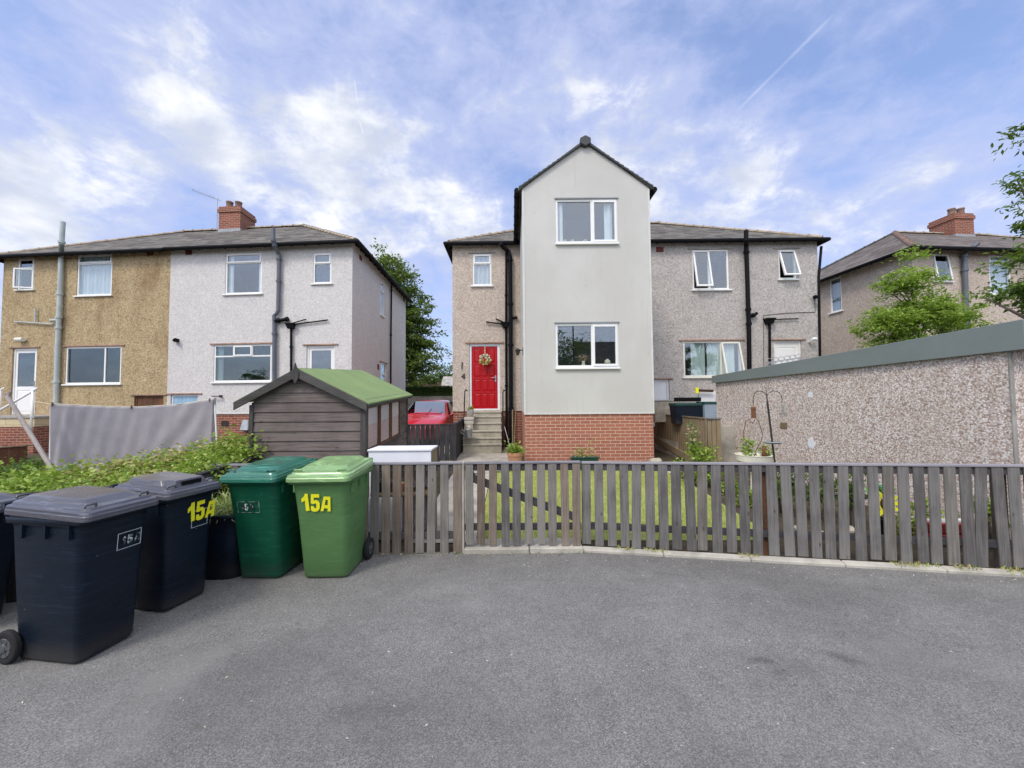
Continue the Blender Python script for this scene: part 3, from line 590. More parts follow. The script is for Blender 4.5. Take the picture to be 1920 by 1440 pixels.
def door(root, P, rect, leafm_='upvc', frame='upvc', glass=None, panels=(), lintel=None, name='door', fw=.06, boards=0, handle=True, hside=1, bottom=.04):
    a0, a1, z0, z1 = rect; f = MB(P); d0 = .04
    f.box(a0+.002, a0+fw, d0, d0+.07, z0, z1-.002); f.box(a1-fw, a1-.002, d0, d0+.07, z0, z1-.002); f.box(a0+fw, a1-fw, d0, d0+.07, z1-fw, z1-.002); f.box(a0+fw, a1-fw, d0-.02, d0+.07, z0, z0+bottom)
    fr = f.build(name, MAT[frame], root, bevel=.004); A0, A1, Z0, Z1 = a0+fw+.004, a1-fw-.004, z0+bottom+.004, z1-fw-.004; dl = d0+.02
    lf = MB(lambda a, d_, z: P(a, d_+dl, z)); Wd, Ht = A1-A0, Z1-Z0
    fx = lambda q: (A0+q[0]*Wd, A0+q[1]*Wd, Z0+q[2]*Ht, Z0+q[3]*Ht)
    holes = [fx(glass)] if glass else []; pl_ = [fx(p) for p in panels]
    panel(lf, I3, A0, A1, Z0, Z1, holes+pl_, .018)
    for (p0, p1, q0, q1) in pl_:
        w_ = min(.035, (p1-p0)*.22); O_ = [(p0, q0), (p1, q0), (p1, q1), (p0, q1)]; I_ = [(p0+w_, q0+w_), (p1-w_, q0+w_), (p1-w_, q1-w_), (p0+w_, q1-w_)]
        lf.poly([(a, .003, z) for a, z in I_])
        for k in range(4):
            j = (k+1) % 4; lf.poly([(O_[k][0], .018, O_[k][1]), (O_[j][0], .018, O_[j][1]), (I_[j][0], .003, I_[j][1]), (I_[k][0], .003, I_[k][1])])
    lf.poly([(A0, .045, Z0), (A1, .045, Z0), (A1, .045, Z1), (A0, .045, Z1)]) if not glass else None
    for k in range(1, boards): x_ = A0+Wd*k/boards; lf.box(x_-.005, x_+.005, -.006, .002, Z0, Z1)
    lf.build('door_leaf', MAT[leafm_], fr)
    for h in holes: g = MB(P); g.box(h[0], h[1], dl+.008, dl+.014, h[2], h[3]); g.build('glass_panel', MAT['glass_obscure'], fr)
    if handle:
        hx_ = A1-.06 if hside > 0 else A0+.06; zc = Z0+Ht*.48; g = MB(P); g.box(hx_-.02, hx_+.02, dl-.012, dl+.002, zc-.1, zc+.1)
        g.F = I3; g.tube([P(hx_, dl-.0, zc+.03), P(hx_, dl-.045, zc+.03), P(hx_-.12*hside, dl-.045, zc+.03)], .010, 8); g.build('handle', MAT['galv'], fr)
    if lintel: s_ = MB(P); s_.box(a0-.12, a1+.12, -.035, .02, z1+.012, z1+.05); s_.build('lintel', MAT[lintel], fr)
    return fr
# ---- left pair: tan half and white half
def P_at(px, py, Y): p = hy(px, py, Y); return (p.x, p.y)
LW = P_at(660, 600, 12.0); LT = P_at(2.5, 600, 12.95); mid_ = None
LWv, LTv = Vector((*LW, 0)), Vector((*LT, 0)); dU = (LWv-LTv).normalized()
tt, _ = plane_uz(317, 600, LTv, dU); PTY = LTv+dU*tt
VL = (-.036, 1.0)
ZE, ZR = 6.72, 9.0
white = House('pale grey rendered semi-detached house whose side wall faces the driveway, left of the red car', PTY, LWv, VL, 7.0, ZE, ZR, 1.33, .2, 'roughcast_white', 'brick_old',
    [(422.5, 491, 474, 551), (587, 621.5, 474, 531.5), (400.5, 509, 646, 716), (574, 627, 648, 772), (318.5, 371, 740, 850)], [(713.5, 720, 528, 592), (713.5, 724, 681, 722)], e=.22, chimney=(-.72, .22, .74, 2), hipm='ridge_tile')
tan = House('mustard roughcast semi-detached house at the far left joined to the pale one', PTY, LTv, VL, 7.0, ZE-.02, ZR-.02, 1.33, .2, 'roughcast_tan', 'brick_old',
    [(33, 64.5, 484, 543), (144.5, 210, 476, 554), (122.5, 227, 650, 720), (21, 67, 653, 781), (250, 305, 742, 850)], e=.22)
Fw, Ft = white.F, tan.F
r = white.front
window(white.root, Fw, r[0], [(0, 1, 0, .76, 'f'), (0, 1, .76, 1, 's')], curtains=[(.02, .16, 'curtain'), (.86, .98, 'curtain')])
window(white.root, Fw, r[1], [(0, 1, 0, .65, 'f'), (0, 1, .65, 1, 's')], glass='glass_obscure')
window(white.root, Fw, r[2], [(0, 1, 0, .69, 'f'), (0, .34, .69, 1, 'f'), (.34, .66, .69, 1, 's'), (.66, 1, .69, 1, 'f')], lintel='lintel_tile', glass='glass_dark', curtains=[(.02, .12, 'curtain')])
door(white.root, Fw, r[3], glass=(.1, .9, .42, .96), lintel='lintel_tile')
door(white.root, Fw, r[4], 'door_blue', 'white_paint', lintel='lintel_tile', boards=6, handle=True, name='cellar_door')
window(white.root, white.S, white.side[0], [(0, 1, 0, .7, 'f'), (0, 1, .7, 1, 's')], curtains=[(.0, 1, 'curtain')])
window(white.root, white.S, white.side[1], [(0, 1, 0, .5, 'f'), (0, 1, .5, 1, 'f')], lintel='lintel_tile', sill=False)
white.pipe('soil_pipe', [(512.5, 428), (512.5, 452)], .055, 'grey_pipe', [(0, .95)], d_=-.36)
pipe(white.root, 'soil_pipe', Fw, [white.P(513, 450, -.36), white.P(516, 462, -.3), white.P(523, 478, -.1), white.P(522.5, 530, -.09), white.P(521.5, 582, -.09), white.P(519, 588, -.09), white.P(514, 592, -.09), white.P(514.5, 610, -.09), white.P(514.5, 650, -.09), white.P(514, 780, -.09)], .058, 'grey_pipe', [(0, .8), (2, .15), (2, .95), (7, .4)])
white.pipe('waste_pipe', [(514, 602), (530, 600), (540, 598)], .055, 'black_plastic', [(0, .5), (1, .8)])
white.hopper(546, 612); white.pipe('waste_pipe', [(546, 616), (546, 790)], .036, 'black_plastic', [(0, .2), (0, .6)]); white.pipe('waste_pipe', [(552, 608), (614, 600)], .022, 'black_plastic'); white.pipe('waste_pipe', [(548, 606), (574, 598.5)], .018, 'black_plastic')
white.vent(354, 473.5); white.vent(676, 484, True); white.vent(757, 562, True); white.vent(709, 688, True, .2, .2)
white.pipe('downpipe', [(738, 527), (734, 536), (733, 628), (732.5, 760)], .036, 'black_plastic', [(1, .1), (2, .0), (2, .8)], side=True)
white.vent(421.5, 794, m='metal_dark'); 
b = MB(Fw); a, _, z = white.P(330.5, 638); b.box(a-.05, a+.05, -.03, 0, z-.05, z+.05); b.F = I3; b.tube([Fw(a-.08, -.05, z+.0), Fw(a+.07, -.16, z-.01)], [.05, .065], 14); b.build('security_light', MAT['black_plastic'], white.root)
b = MB(Fw); a, _, z = white.P(460, 797); b.hexa([(a-.14, -.16, z-.17), (a+.14, -.16, z-.17), (a+.14, 0, z-.17), (a-.14, 0, z-.17), (a-.09, -.08, z+.17), (a+.09, -.08, z+.17), (a+.12, 0, z+.17), (a-.12, 0, z+.17)]); b.build('boiler_flue_guard', MAT['galv'], white.root, bevel=.02)
b = MB(Fw); a, _, z = white.P(407, 743); b.box(a-.14, a+.14, -.12, -.10, z-.015, z+.015); b.box(a+.10, a+.13, -.10, 0, z-.04, z+.04); b.build('line_bracket', MAT['metal_dark'], white.root)
# rooftop aerial
ae = MB(); q = Vector(Fw(-.78, 3.0, ZR-.25)); ae.tube([q, q+Vector((0, 0, 1.35))], .015, 6); tp = q+Vector((0, 0, 1.3)); e2 = tp+Vector((-.78, -.35, .22)); ae.tube([tp+Vector((.1, .05, -.03)), e2], .012, 6)
for k in range(9): c_ = tp.lerp(e2, .15+.1*k); ae.tube([c_+Vector((-.05, .12, -.03)), c_+Vector((.05, -.12, .03))], .004, 4)
ae.build('aerial', MAT['galv'], white.root)
r = tan.front
window(tan.root, Ft, r[0], [(0, 1, 0, .66, 'os'), (0, 1, .66, 1, 's')], glass='glass_obscure', angle=16)
window(tan.root, Ft, r[1], [(0, 1, 0, .77, 'f'), (0, 1, .77, 1, 's')], curtains=[(.02, .98, 'curtain')])
window(tan.root, Ft, r[2], [(0, .30, 0, 1, 'f'), (.30, 1, 0, 1, 'f')], glass='glass_dark', lintel='lintel_tile')
door(tan.root, Ft, r[3], glass=(.1, .9, .44, .96), panels=[(.1, .9, .05, .38)], lintel='lintel_tile', hside=-1)
door(tan.root, Ft, r[4], 'wood_brown', 'wood_brown', lintel='lintel_tile', boards=5, handle=False, name='cellar_hatch')
pipe(tan.root, 'soil_pipe', Ft, [tan.P(118, 416, -.37), tan.P(115.5, 457, -.37), tan.P(115, 474, -.1), tan.P(112, 560, -.1), tan.P(107.5, 660, -.1), tan.P(103, 800, -.1)], .066, 'pale_pipe', [(0, .93), (2, .9), (3, .35), (3, .55), (4, .4)])
tan.pipe('waste_pipe', [(28, 603), (100, 608)], .022, 'pale_pipe'); tan.pipe('waste_pipe', [(66.5, 579), (66, 604)], .024, 'pale_pipe'); tan.pipe('waste_pipe', [(95, 601), (108, 600)], .05, 'pale_pipe')
tan.vent(282, 474.5); b = MB(); a, _, z = tan.P(40, 637); b.tube([Ft(a-.13, -.1, z), Ft(a+.13, -.1, z)], .07, 12); b.build('wall_lamp', MAT['upvc_cream'], tan.root, smooth=False)
# ---- middle pair: the house with the red door and its neighbour
A1_ = P_at(848.5, 600, 11.8); B1_ = P_at(1536, 560, 11.72); AV, BV = Vector((*A1_, 0)), Vector((*B1_, 0)); MV = AV.lerp(BV, .5)
redh = House('brown pebbledashed house with a red front door at the top of concrete steps', MV, AV, (-.004, 1), 7.0, 6.57, 8.74, 1.37, .22, 'roughcast_buff', 'brick_old',
    [(886, 921.5, 475.5, 535.5), (879.5, 937.5, 644.5, 769.5)], e=.15, chimney=(-.45, .45, .74, 2))
nb = House('grey pebbledashed right-hand house behind the concrete garage, two upstairs windows tilted open', MV, BV, (-.004, 1), 7.0, 6.57, 8.74, 1.37, .22, 'roughcast_grey', 'brick_old',
    [(1298, 1366.5, 468, 543), (1459.5, 1493, 467.5, 523.5), (1281.5, 1390, 639.5, 706.5), (1453, 1505, 638.5, 770), (1222, 1256, 712, 800)], e=.15)
Fr, Fn = redh.F, nb.F
r = redh.front
window(redh.root, Fr, r[0], [(0, 1, 0, .68, 'f'), (0, 1, .68, 1, 's')], lintel='capping', curtains=[(.02, .98, 'blind')])
n3_ = [(.10, .34), (.385, .615), (.66, .90)]; rows = [(.02, .24), (.285, .47), (.515, .70), (.745, .96)]
dr = door(redh.root, Fr, r[1], 'door_red', 'white_paint', panels=[(x0, x1, y0, y1) for (y0, y1) in rows for (x0, x1) in n3_], lintel='lintel_tile', hside=-1, fw=.075, bottom=.05)
redh.vent(1, 1) if False else None
pipe(redh.root, 'soil_pipe', Fr, [redh.P(938, 457, -.3), redh.P(944, 464, -.2), redh.P(954, 472, -.12), redh.P(956.3, 482, -.12), redh.P(957.5, 600, -.12), redh.P(958.5, 838, -.12)], .062, 'black_plastic', [(3, .05), (3, .75), (4, .2), (4, .7)])
pipe(redh.root, 'downpipe', Fr, [redh.P(949.5, 470, -.08), redh.P(949, 610, -.08), redh.P(950, 838, -.08)], .036, 'gutter_black', [(0, .6), (1, .5)])
redh.hopper(947, 610, .24, .15); redh.pipe('waste_pipe', [(911.5, 603.5), (943, 608)], .022, 'black_plastic'); redh.pipe('waste_pipe', [(930, 598), (944, 604)], .022, 'black_plastic'); redh.pipe('waste_pipe', [(958, 597), (970, 595)], .045, 'black_plastic')
r = nb.front
window(nb.root, Fn, r[0], [(0, .47, 0, 1, 'ot'), (.47, 1, 0, 1, 'f')], curtains=[], angle=11, lintel='capping')
window(nb.root, Fn, r[1], [(0, 1, 0, 1, 'ot')], glass='glass_obscure', angle=16, lintel='capping')
window(nb.root, Fn, r[2], [(0, .655, 0, 1, 'f'), (.655, 1, 0, 1, 'ot')], frame='upvc_cream', lintel='lintel_tile', angle=14, curtains=[(.16, .40, 'curtain_green'), (.44, .92, 'curtain_green')])
door(nb.root, Fn, r[3], lintel='lintel_tile', panels=[(.12, .88, .52, .93), (.12, .88, .08, .44)], hside=1)
door(nb.root, Fn, r[4], 'white_paint', 'white_paint', lintel='lintel_tile', boards=6, handle=False, name='cellar_door')
pipe(nb.root, 'soil_pipe', Fn, [nb.P(1399, 432, -.36), nb.P(1399, 452, -.36), nb.P(1399, 462, -.14), nb.P(1400.5, 500, -.12), nb.P(1403, 583, -.12), nb.P(1404, 610, -.12), nb.P(1406, 760, -.12)], .062, 'black_plastic', [(0, .9), (2, .3), (3, .97), (4, .9)])
nb.pipe('waste_pipe', [(1404, 592), (1414, 591), (1419, 587)], .05, 'black_plastic', [(0, .8)])
nb.hopper(1441, 603); nb.pipe('waste_pipe', [(1443, 606), (1443.5, 760)], .036, 'black_plastic'); nb.pipe('waste_pipe', [(1450, 599), (1497, 597.5)], .018, 'black_plastic')
nb.vent(1237, 468)
nb.pipe('downpipe', [(1540, 462), (1535, 520), (1538, 700)], .036, 'black_plastic', d_=-.02)
nb.pipe('cable', [(1528, 560), (1528.5, 585), (1475, 587), (1432, 591), (1432, 690)], .007, 'metal_dark', d_=-.01)
b = MB(); a, _, z = nb.P(1525, 558); b.tube([Fn(a+.08, -.02, z+.02), Fn(a, -.12, z), Fn(a-.03, -.2, z-.02)], [.03, .06, .06], 12); b.build('security_camera', MAT['black_plastic'], nb.root)
b = MB(); a, _, z = nb.P(1519, 638); b.tube([Fn(a+.12, -.14, z+.03), Fn(a-.03, -.16, z+.01)], [.05, .05], 12); b.tube([Fn(a, -.02, z-.05), Fn(a, -.14, z-.02)], .03, 8); b.build('flood_light', MAT['upvc'], nb.root)
# ---- third pair, right edge
C1 = hz(1712, 460, 6.53); C1 = Vector((C1.x, C1.y, 0)); V3 = Vector((-.045, 1, 0)).normalized(); U3 = Vector((1, .085, 0)).normalized()
K1 = C1+U3*.30+V3*.30; K0 = K1+U3*5.7
far = House('brown pebbledashed semi-detached house at the right edge, seen over the garage roof', K0, K1, V3, 7.0, 6.53, 8.72, 1.37, .2, 'roughcast_buff', 'brick_old',
    [(1749.5, 1781, 475, 527.5), (1855, 1896, 478, 552)], [(1556, 1578, 521, 585)], roofm='slate_brown', hipm='ridge_red', chimney=(-.95, -.05, .72, 2))
window(far.root, far.F, far.front[0], [(0, 1, 0, 1, 'ot')], glass='glass_obscure', angle=7)
window(far.root, far.F, far.front[1], [(0, 1, 0, .76, 'f'), (0, 1, .76, 1, 's')], curtains=[(.02, .98, 'curtain')])
window(far.root, far.S, far.side[0], [(0, 1, 0, 1, 'f')], curtains=[(.02, .98, 'blind')])
pipe(far.root, 'soil_pipe', far.F, [far.P(1833, 456, -.34), far.P(1826, 462, -.3), far.P(1808, 478, -.1), far.P(1811, 560, -.1), far.P(1815, 640, -.1)], .07, 'grey_pipe', [(2, .02), (2, .35)])
twin = House('other half of the far right house, mostly beyond the picture edge', K0+U3*.003, K0+U3*5.7, (V3.x, V3.y), 7.0, 6.53, 8.72, 1.37, .2, 'roughcast_grey', 'brick_old', [(2010, 2040, 475, 527)], roofm='slate_brown')
window(twin.root, twin.F, twin.front[0], [(0, 1, 0, 1, 'f')])
# ---- extension of the red-door house
YE = 8.75; XA, XB = hy(981.5, 560, YE).x, hy(1221, 560, YE).x; Z0e, ZBr = .0, hy(1100, 775.5, YE).z; ZEv = hy(1219, 352, YE).z; ZAp = hy(1098, 267, YE).z; XM = (XA+XB)/2
Fe = lambda a, d_, z: (XA+a, YE+d_, z); WE = XB-XA; DE = 11.77-YE
def erect(x0, x1, y0, y1):
    a = hy(x0, (y0+y1)/2, YE).x-XA; b_ = hy(x1, (y0+y1)/2, YE).x-XA; xm = (x0+x1)/2; return (a, b_, hy(xm, y1, YE).z, hy(xm, y0, YE).z)
e1, e2_ = erect(1041.5, 1158.5, 373, 456), erect(1041.5, 1160.5, 606, 689)
Le = lambda a, d_, z: (XA+d_, YE+a, z)
w_ = MB(); panel(w_, Fe, 0, WE, ZBr, ZEv, [e1, e2_])
w_.poly([Fe(0, 0, ZEv), Fe(WE, 0, ZEv), Fe(WE/2, 0, ZAp)])
sw = hx(972.5, 477, XA); side_r = (sw.y-YE+.35, sw.y-YE+.95, hx(972.5, 508, XA).z-.1, hx(972.5, 448, XA).z-.05)
panel(w_, Le, 0, DE, ZBr, ZEv, [side_r]); w_.poly([(XB, YE, ZBr), (XB, 11.77, ZBr), (XB, 11.77, ZEv), (XB, YE, ZEv)])
for rr in (e1, e2_): room(w_, Fe, rr, m=1, depth=1.3)
room(w_, Le, side_r, m=1, depth=.9)
w_.build('extension_wall', [MAT['render_smooth'], MAT['interior']], redh.root)
w_ = MB(); w_.box(XA+.012, XB-.012, YE+.012, 11.76, Z0e, ZBr-.001); w_.build('extension_plinth', MAT['brick_ext'], redh.root)
plain('trim_paint', (.60, .60, .565), .7, .08)
w_ = MB(); w_.box(XA-.012, XA+.035, YE-.012, YE+.012, ZBr, ZEv-.03); w_.box(XA-.014, XA-.001, YE+.012, YE+.10, ZBr, ZEv-.03); w_.box(XB-.03, XB+.012, YE-.012, YE+.012, ZBr, ZEv-.03); w_.box(XA-.01, XB+.012, YE-.015, YE-.001, ZBr-.012, ZBr+.012)
w_.build('corner_trim', MAT['trim_paint'], redh.root)
w_ = MB(); ov = .10; sl = (ZAp-ZEv)/(WE/2); yb = 15.2
for sx in (-1, 1):
    xe = XM+sx*(WE/2+ov); ze_ = ZEv-sl*ov
    w_.slab([(xe, YE-.05, ze_+.05), (XM, YE-.05, ZAp+.05), (XM, yb, ZAp+.05), (xe, yb-.5, ze_+.05)] if sx < 0 else [(XM, YE-.05, ZAp+.052), (xe, YE-.05, ze_+.052), (xe, yb-.5, ze_+.052), (XM, yb, ZAp+.052)], .045)
er = w_.build('extension_roof', MAT['slate'], redh.root)
rt = MB(); ridge(rt, (XM, YE-.02, ZAp+.07), (XM, yb, ZAp+.07), .11, .45); rt.build('ridge_tiles', MAT['ridge_dark'], er)
rt = MB(); rt.ext([(XM+.14*math.cos(pi/6+k*pi/3), YE-.11, ZAp-.02+.125*math.sin(pi/6+k*pi/3)) for k in range(6)], (0, .12, 0)); rt.build('ridge_end_cap', MAT['ridge_dark'], er, bevel=.008)
w_ = MB()
for k in range(14):
    for sx in (-1, 1):
        f0, f1 = k/14, (k+1)/14; xx0, xx1 = XM+sx*WE/2*(1-f0)*1.06, XM+sx*WE/2*(1-f1)*1.06; zz0, zz1 = ZEv+(ZAp-ZEv)*f0-.05, ZEv+(ZAp-ZEv)*f1-.05
        w_.ext([(xx0, YE-.07, zz0+.022), (xx1, YE-.07, zz1+.022), (xx1, YE-.07, zz1+.055), (xx0, YE-.07, zz0+.075)], (0, .07, 0))
w_.build('verge', MAT['ridge_dark'], er)
w_ = MB(); w_.tube([(XA-.13, YE-.03, ZEv-.05), (XA-.13, 11.5, ZEv-.05)], .062, 10)
for k in range(6): yy = YE+.25+.5*k; w_.tube([(XA-.13, yy-.03, ZEv-.05), (XA-.13, yy+.03, ZEv-.05)], .07, 10)
w_.build('gutter', MAT['gutter_black'], redh.root); w_ = MB(); w_.tube([(XB+.13, YE-.03, ZEv-.05), (XB+.13, 11.5, ZEv-.05)], .062, 10); w_.build('gutter', MAT['gutter_black'], redh.root)
window(redh.root, Fe, e1, [(0, .585, 0, 1, 'f'), (.585, 1, 0, 1, 's')], curtains=[(.03, .13, 'curtain'), (.80, .93, 'curtain')], sill_ext=.01)
lw = window(redh.root, Fe, e2_, [(0, .585, 0, 1, 'f'), (.585, 1, 0, 1, 's')], sill_ext=.01, glass='glass')
window(redh.root, Le, side_r, [(0, 1, 0, 1, 'ot')], angle=14, sill=False)
for rr in (e1, e2_): w_ = MB(Fe); w_.box(rr[0]-.02, rr[1]+.02, -.02, .01, rr[3]+.005, rr[3]+.03); w_.build('drip_bead', MAT['grey_plastic'], redh.root)
# ------------------------------------------------------------------ ground, roads, paths
def nu(a, b, fine0, fine1, step, far):
    xs = list(np.arange(fine0, fine1+1e-6, step)); q = fine0; st = step
    while q > a: st *= 1.5; q -= st; xs.insert(0, max(q, a))
    q = fine1; st = step
    while q < b: st *= 1.5; q += st; xs.append(min(q, b))
    return xs
XS = nu(-260, 260, -20, 22, 1.0, 0); YS = nu(-120, 330, -4, 26, .4, 0)
g = MB(); nx_, ny_ = len(XS), len(YS)
g.v = [(x_, y_, gz(x_, y_)-.002) for y_ in YS for x_ in XS]
for j in range(ny_-1):
    for i in range(nx_-1): g.f.append([j*nx_+i, j*nx_+i+1, (j+1)*nx_+i+1, (j+1)*nx_+i]); g.m.append(0)
struct(g.build('ground', MAT['soil'], smooth=True))
def sheet(name, poly, zf, m, dz, step=.35):
    """a polygon laid on the ground: clipped grid so it follows the slope"""
    bm = bmesh.new(); f = bm.faces.new([bm.verts.new((p[0], p[1], 0)) for p in poly]); ys = [p[1] for p in poly]; y_ = math.floor(min(ys)/step)*step
    for yc in (4.75, 9.95, *np.arange(min(ys)+step, max(ys), step)):
        if min(ys) < yc < max(ys): bmesh.ops.bisect_plane(bm, geom=bm.verts[:]+bm.edges[:]+bm.faces[:], plane_co=(0, yc, 0), plane_no=(0, 1, 0))
    for v in bm.verts: v.co.z = zf(v.co.x, v.co.y)+dz
    me = bpy.data.meshes.new(name); bm.normal_update(); bm.to_mesh(me); bm.free(); me.materials.append(m)
    if me.polygons and me.polygons[0].normal.z < 0: me.flip_normals()
    o = bpy.data.objects.new(name, me); C.objects.link(o); return o
AS = [(-14, -16), (16, -16), (16, 1.9), (4.94, 3.66), (.86, 4.36), (-3.3, 4.38), (-3.28, 3.98), (-3.87, 3.48), (-5.6, 2.93), (-14, 2.4)]
struct(sheet('driveway', AS, gz, MAT['asphalt'], .006, 2.))
struct(sheet('street', [(-260, -60), (260, -60), (260, -16.02), (-260, -16.02)], gz, MAT['asphalt'], .005, 40.))
struct(sheet('path', [(-1.25, 4.62), (-.45, 4.62), (-.45, 8.2), (.2, 8.55), (.24, 11.7), (-1.75, 11.7), (-1.75, 9.2), (-1.25, 8.6)], gz, MAT['concrete'], .014, .5))
struct(sheet('lawn', [(-.44, 4.70), (3.15, 4.62), (3.3, 7.4), (3.1, 8.3), (.3, 8.3), (-.44, 8.1)], gz, MAT['lawn'], .010, .5))
struct(sheet('parking_strip', [(-4.6, 9.8), (-1.85, 9.8), (-1.85, 24), (-4.9, 24)], gz, MAT['concrete'], .008, 2.))
struct(sheet('far_road', [(-60, 25), (60, 25), (60, 31), (-60, 31)], gz, MAT['asphalt'], .007, 10.))
struct(sheet('grass_field', [(-120, 35), (120, 35), (120, 200), (-120, 200)], gz, MAT['lawn'], .01, 60.))
# grass on the lawn
n = 30000; gx = RS.uniform(-.42, 3.15, n); gy = RS.uniform(4.62, 8.2, n); P_ = np.stack([gx, gy, np.array([gz(a, b) for a, b in zip(gx, gy)])+.008], 1)
D_ = RS.normal(0, .45, (n, 3)); D_[:, 2] = 1
tag(struct(leaves('grass', P_, .05, MAT['grass_blade'], dirs=D_, aspect=.12, off=(1.3, 6.4, .1)), 'stuff'), 'short sunlit green grass of the small lawn behind the picket fence', 'grass')
# kerb and step
FT0, FT1 = Vector((.80, 4.42, 0)), Vector((4.94, 3.71, 0)); FD = (FT1-FT0).normalized(); FN = Vector((FD.y, -FD.x, 0))   # FN points to the camera side
k = MB()
for i in range(8):
    a = FT0+FD*(-.02+.86*i)+FN*.015; b_ = FT0+FD*(-.02+.86*(i+1)-.006)+FN*.015; q = FN*.085
    k.hexa([(*(a+q).xy, -.05), (*(b_+q).xy, -.05), (*b_.xy, -.05), (*a.xy, -.05), (*(a+q).xy, .035), (*(b_+q).xy, .035), (*b_.xy, .048), (*a.xy, .048)])
struct(k.build('kerb', MAT['kerb'], bevel=.008))
s0, s1 = hz(872, 1028, .02), hz(1086, 1028, .02); k = MB(); xm = (s0.x+s1.x)/2+.08
k.box(s0.x, xm-.004, 4.30, 4.62, -.05, .058); k.box(xm+.004, s1.x+.03, 4.302, 4.62, -.05, .061); struct(k.build('gate_step', MAT['kerb'], bevel=.008))
# ------------------------------------------------------------------ picket fences and gate
def pickets(root, O, Dr, us, w_, z0s, z1s, Nn, m, th=.016, lean=.006):
    for i, u in enumerate(us):
        z0, z1 = z0s(u)+random.uniform(-.012, .010), z1s(u)-random.uniform(0, .004); l0 = random.gauss(0, lean); c0 = O+Dr*(u+l0); c1 = O+Dr*u; ww = w_*random.uniform(.96, 1.03)
        b = MB(); h = Dr*ww/2; t = Nn*th; j = Nn*random.uniform(-.002, .002)
        b.hexa([(*(c0-h+t+j).xy, z0), (*(c0+h+t+j).xy, z0), (*(c0+h).xy, z0), (*(c0-h).xy, z0), (*(c1-h+t+j).xy, z1), (*(c1+h+t+j).xy, z1), (*(c1+h).xy, z1), (*(c1-h).xy, z1)])
        b.build('picket', MAT[m(i) if callable(m) else m], root, bevel=.003)
def beam(root, name, A, B, Nn, d0, d1, zA0, zA1, zB0, zB1, m, par=None):
    b = MB(); p = [A+Nn*d1, B+Nn*d1, B+Nn*d0, A+Nn*d0]; b.hexa([(*p[0].xy, zA0), (*p[1].xy, zB0), (*p[2].xy, zB0), (*p[3].xy, zA0), (*p[0].xy, zA1), (*p[1].xy, zB1), (*p[2].xy, zB1), (*p[3].xy, zA1)])
    return b.build(name, MAT[m], par or root, bevel=.003)
NL = Vector((0, -1, 0)); XR = Vector((1, 0, 0)); YF = 4.33
OL = Vector((0, YF, 0)); zL = lambda u: hy(780, 871, YF).z
root = thing('picket_fence', 'weathered brown-grey picket fence between the light green bin and the gate', 'fence', (-1.5, YF, 0))
us = [hy(x_, 950, YF).x for x_ in (703.5, 724, 745, 767, 788.5, 810.5, 833.5, 858)]; us = [us[0]-.131*k for k in range(14, 0, -1)]+us
pickets(root, OL, XR, us, .095, lambda u: .005 if u > -2 else .02, zL, NL, lambda i: random.choice(['fence_brown', 'fence_brown', 'fence_grey']))
xa, xb = us[0]-.06, us[-1]+.05
beam(root, 'rail', XR*xa+OL, XR*xb+OL, NL, -.045, -.001, zL(0)-.075, zL(0)-.005, zL(0)-.075, zL(0)-.005, 'rail_dark'); beam(root, 'rail', XR*xa+OL, XR*xb+OL, NL, -.045, -.001, .16, .235, .16, .235, 'rail_dark')
beam(root, 'cap_rail', XR*xa+OL, XR*xb+OL, NL, -.05, .022, zL(0)+.001, zL(0)+.022, zL(0)+.001, zL(0)+.022, 'rail_cap')
for u in (us[0], us[7], us[-1]-.0): b = MB(); b.box(u-.04, u+.04, YF+.047, YF+.125, -.05, zL(0)-.002); b.build('post', MAT['fence_brown'], root)
# gate
YG = 4.37; root = thing('garden_gate', 'picket garden gate with a diagonal brace opening on to the concrete step', 'gate', (.2, YG, .06)); OG = Vector((0, YG, 0)); zG = lambda u: hy(900, 870, YG).z+.002*u
us = [hy(x_, 940, YG).x for x_ in (880, 902.5, 925, 947.5, 969, 992, 1015, 1036, 1058.5, 1081)]
pickets(root, OG, XR, us, .092, lambda u: .075, zG, NL, lambda i: random.choice(['fence_grey', 'fence_grey', 'fence_brown', 'fence_wood']))
xa, xb = us[0]-.05, us[-1]+.05
beam(root, 'rail', XR*xa+OG, XR*xb+OG, NL, -.045, -.001, zG(0)-.075, zG(0)-.005, zG(0)-.075, zG(0)-.005, 'rail_dark'); beam(root, 'rail', XR*xa+OG, XR*xb+OG, NL, -.045, -.001, .235, .305, .235, .305, 'rail_dark')
beam(root, 'brace', XR*(xa+.02)+OG, XR*(xb-.03)+OG, NL, -.046, -.002, zG(0)-.18, zG(0)-.09, .31, .40, 'rail_dark')
beam(root, 'cap_rail', XR*xa+OG, XR*xb+OG, NL, -.05, .022, zG(0)+.001, zG(0)+.022, zG(0)+.001, zG(0)+.022, 'rail_cap')
b = MB(); b.tube([(us[0]+.0, YG+.06, zG(0)-.12), (us[0]+.12, YG+.06, zG(0)-.12)], .007, 6); b.box(us[0]-.03, us[0]+.05, YG+.048, YG+.054, zG(0)-.15, zG(0)-.09); b.build('latch', MAT['metal_dark'], root)
for hz_ in (.27, zG(0)-.05): b = MB(); b.box(us[-1]-.25, us[-1]+.1, YG-.022, YG-.017, hz_-.015, hz_+.015); 
# gate post
b = MB(); xg = hy(868.6, 940, YG).x; b.box(xg-.010, xg+.010, YF-.005, YF+.10, -.05, zL(0)+.012); solo(b, 'gate_post', MAT['kerb'], (xg, YF, 0), 'thin pale strip post on the latch side of the garden gate', 'post')
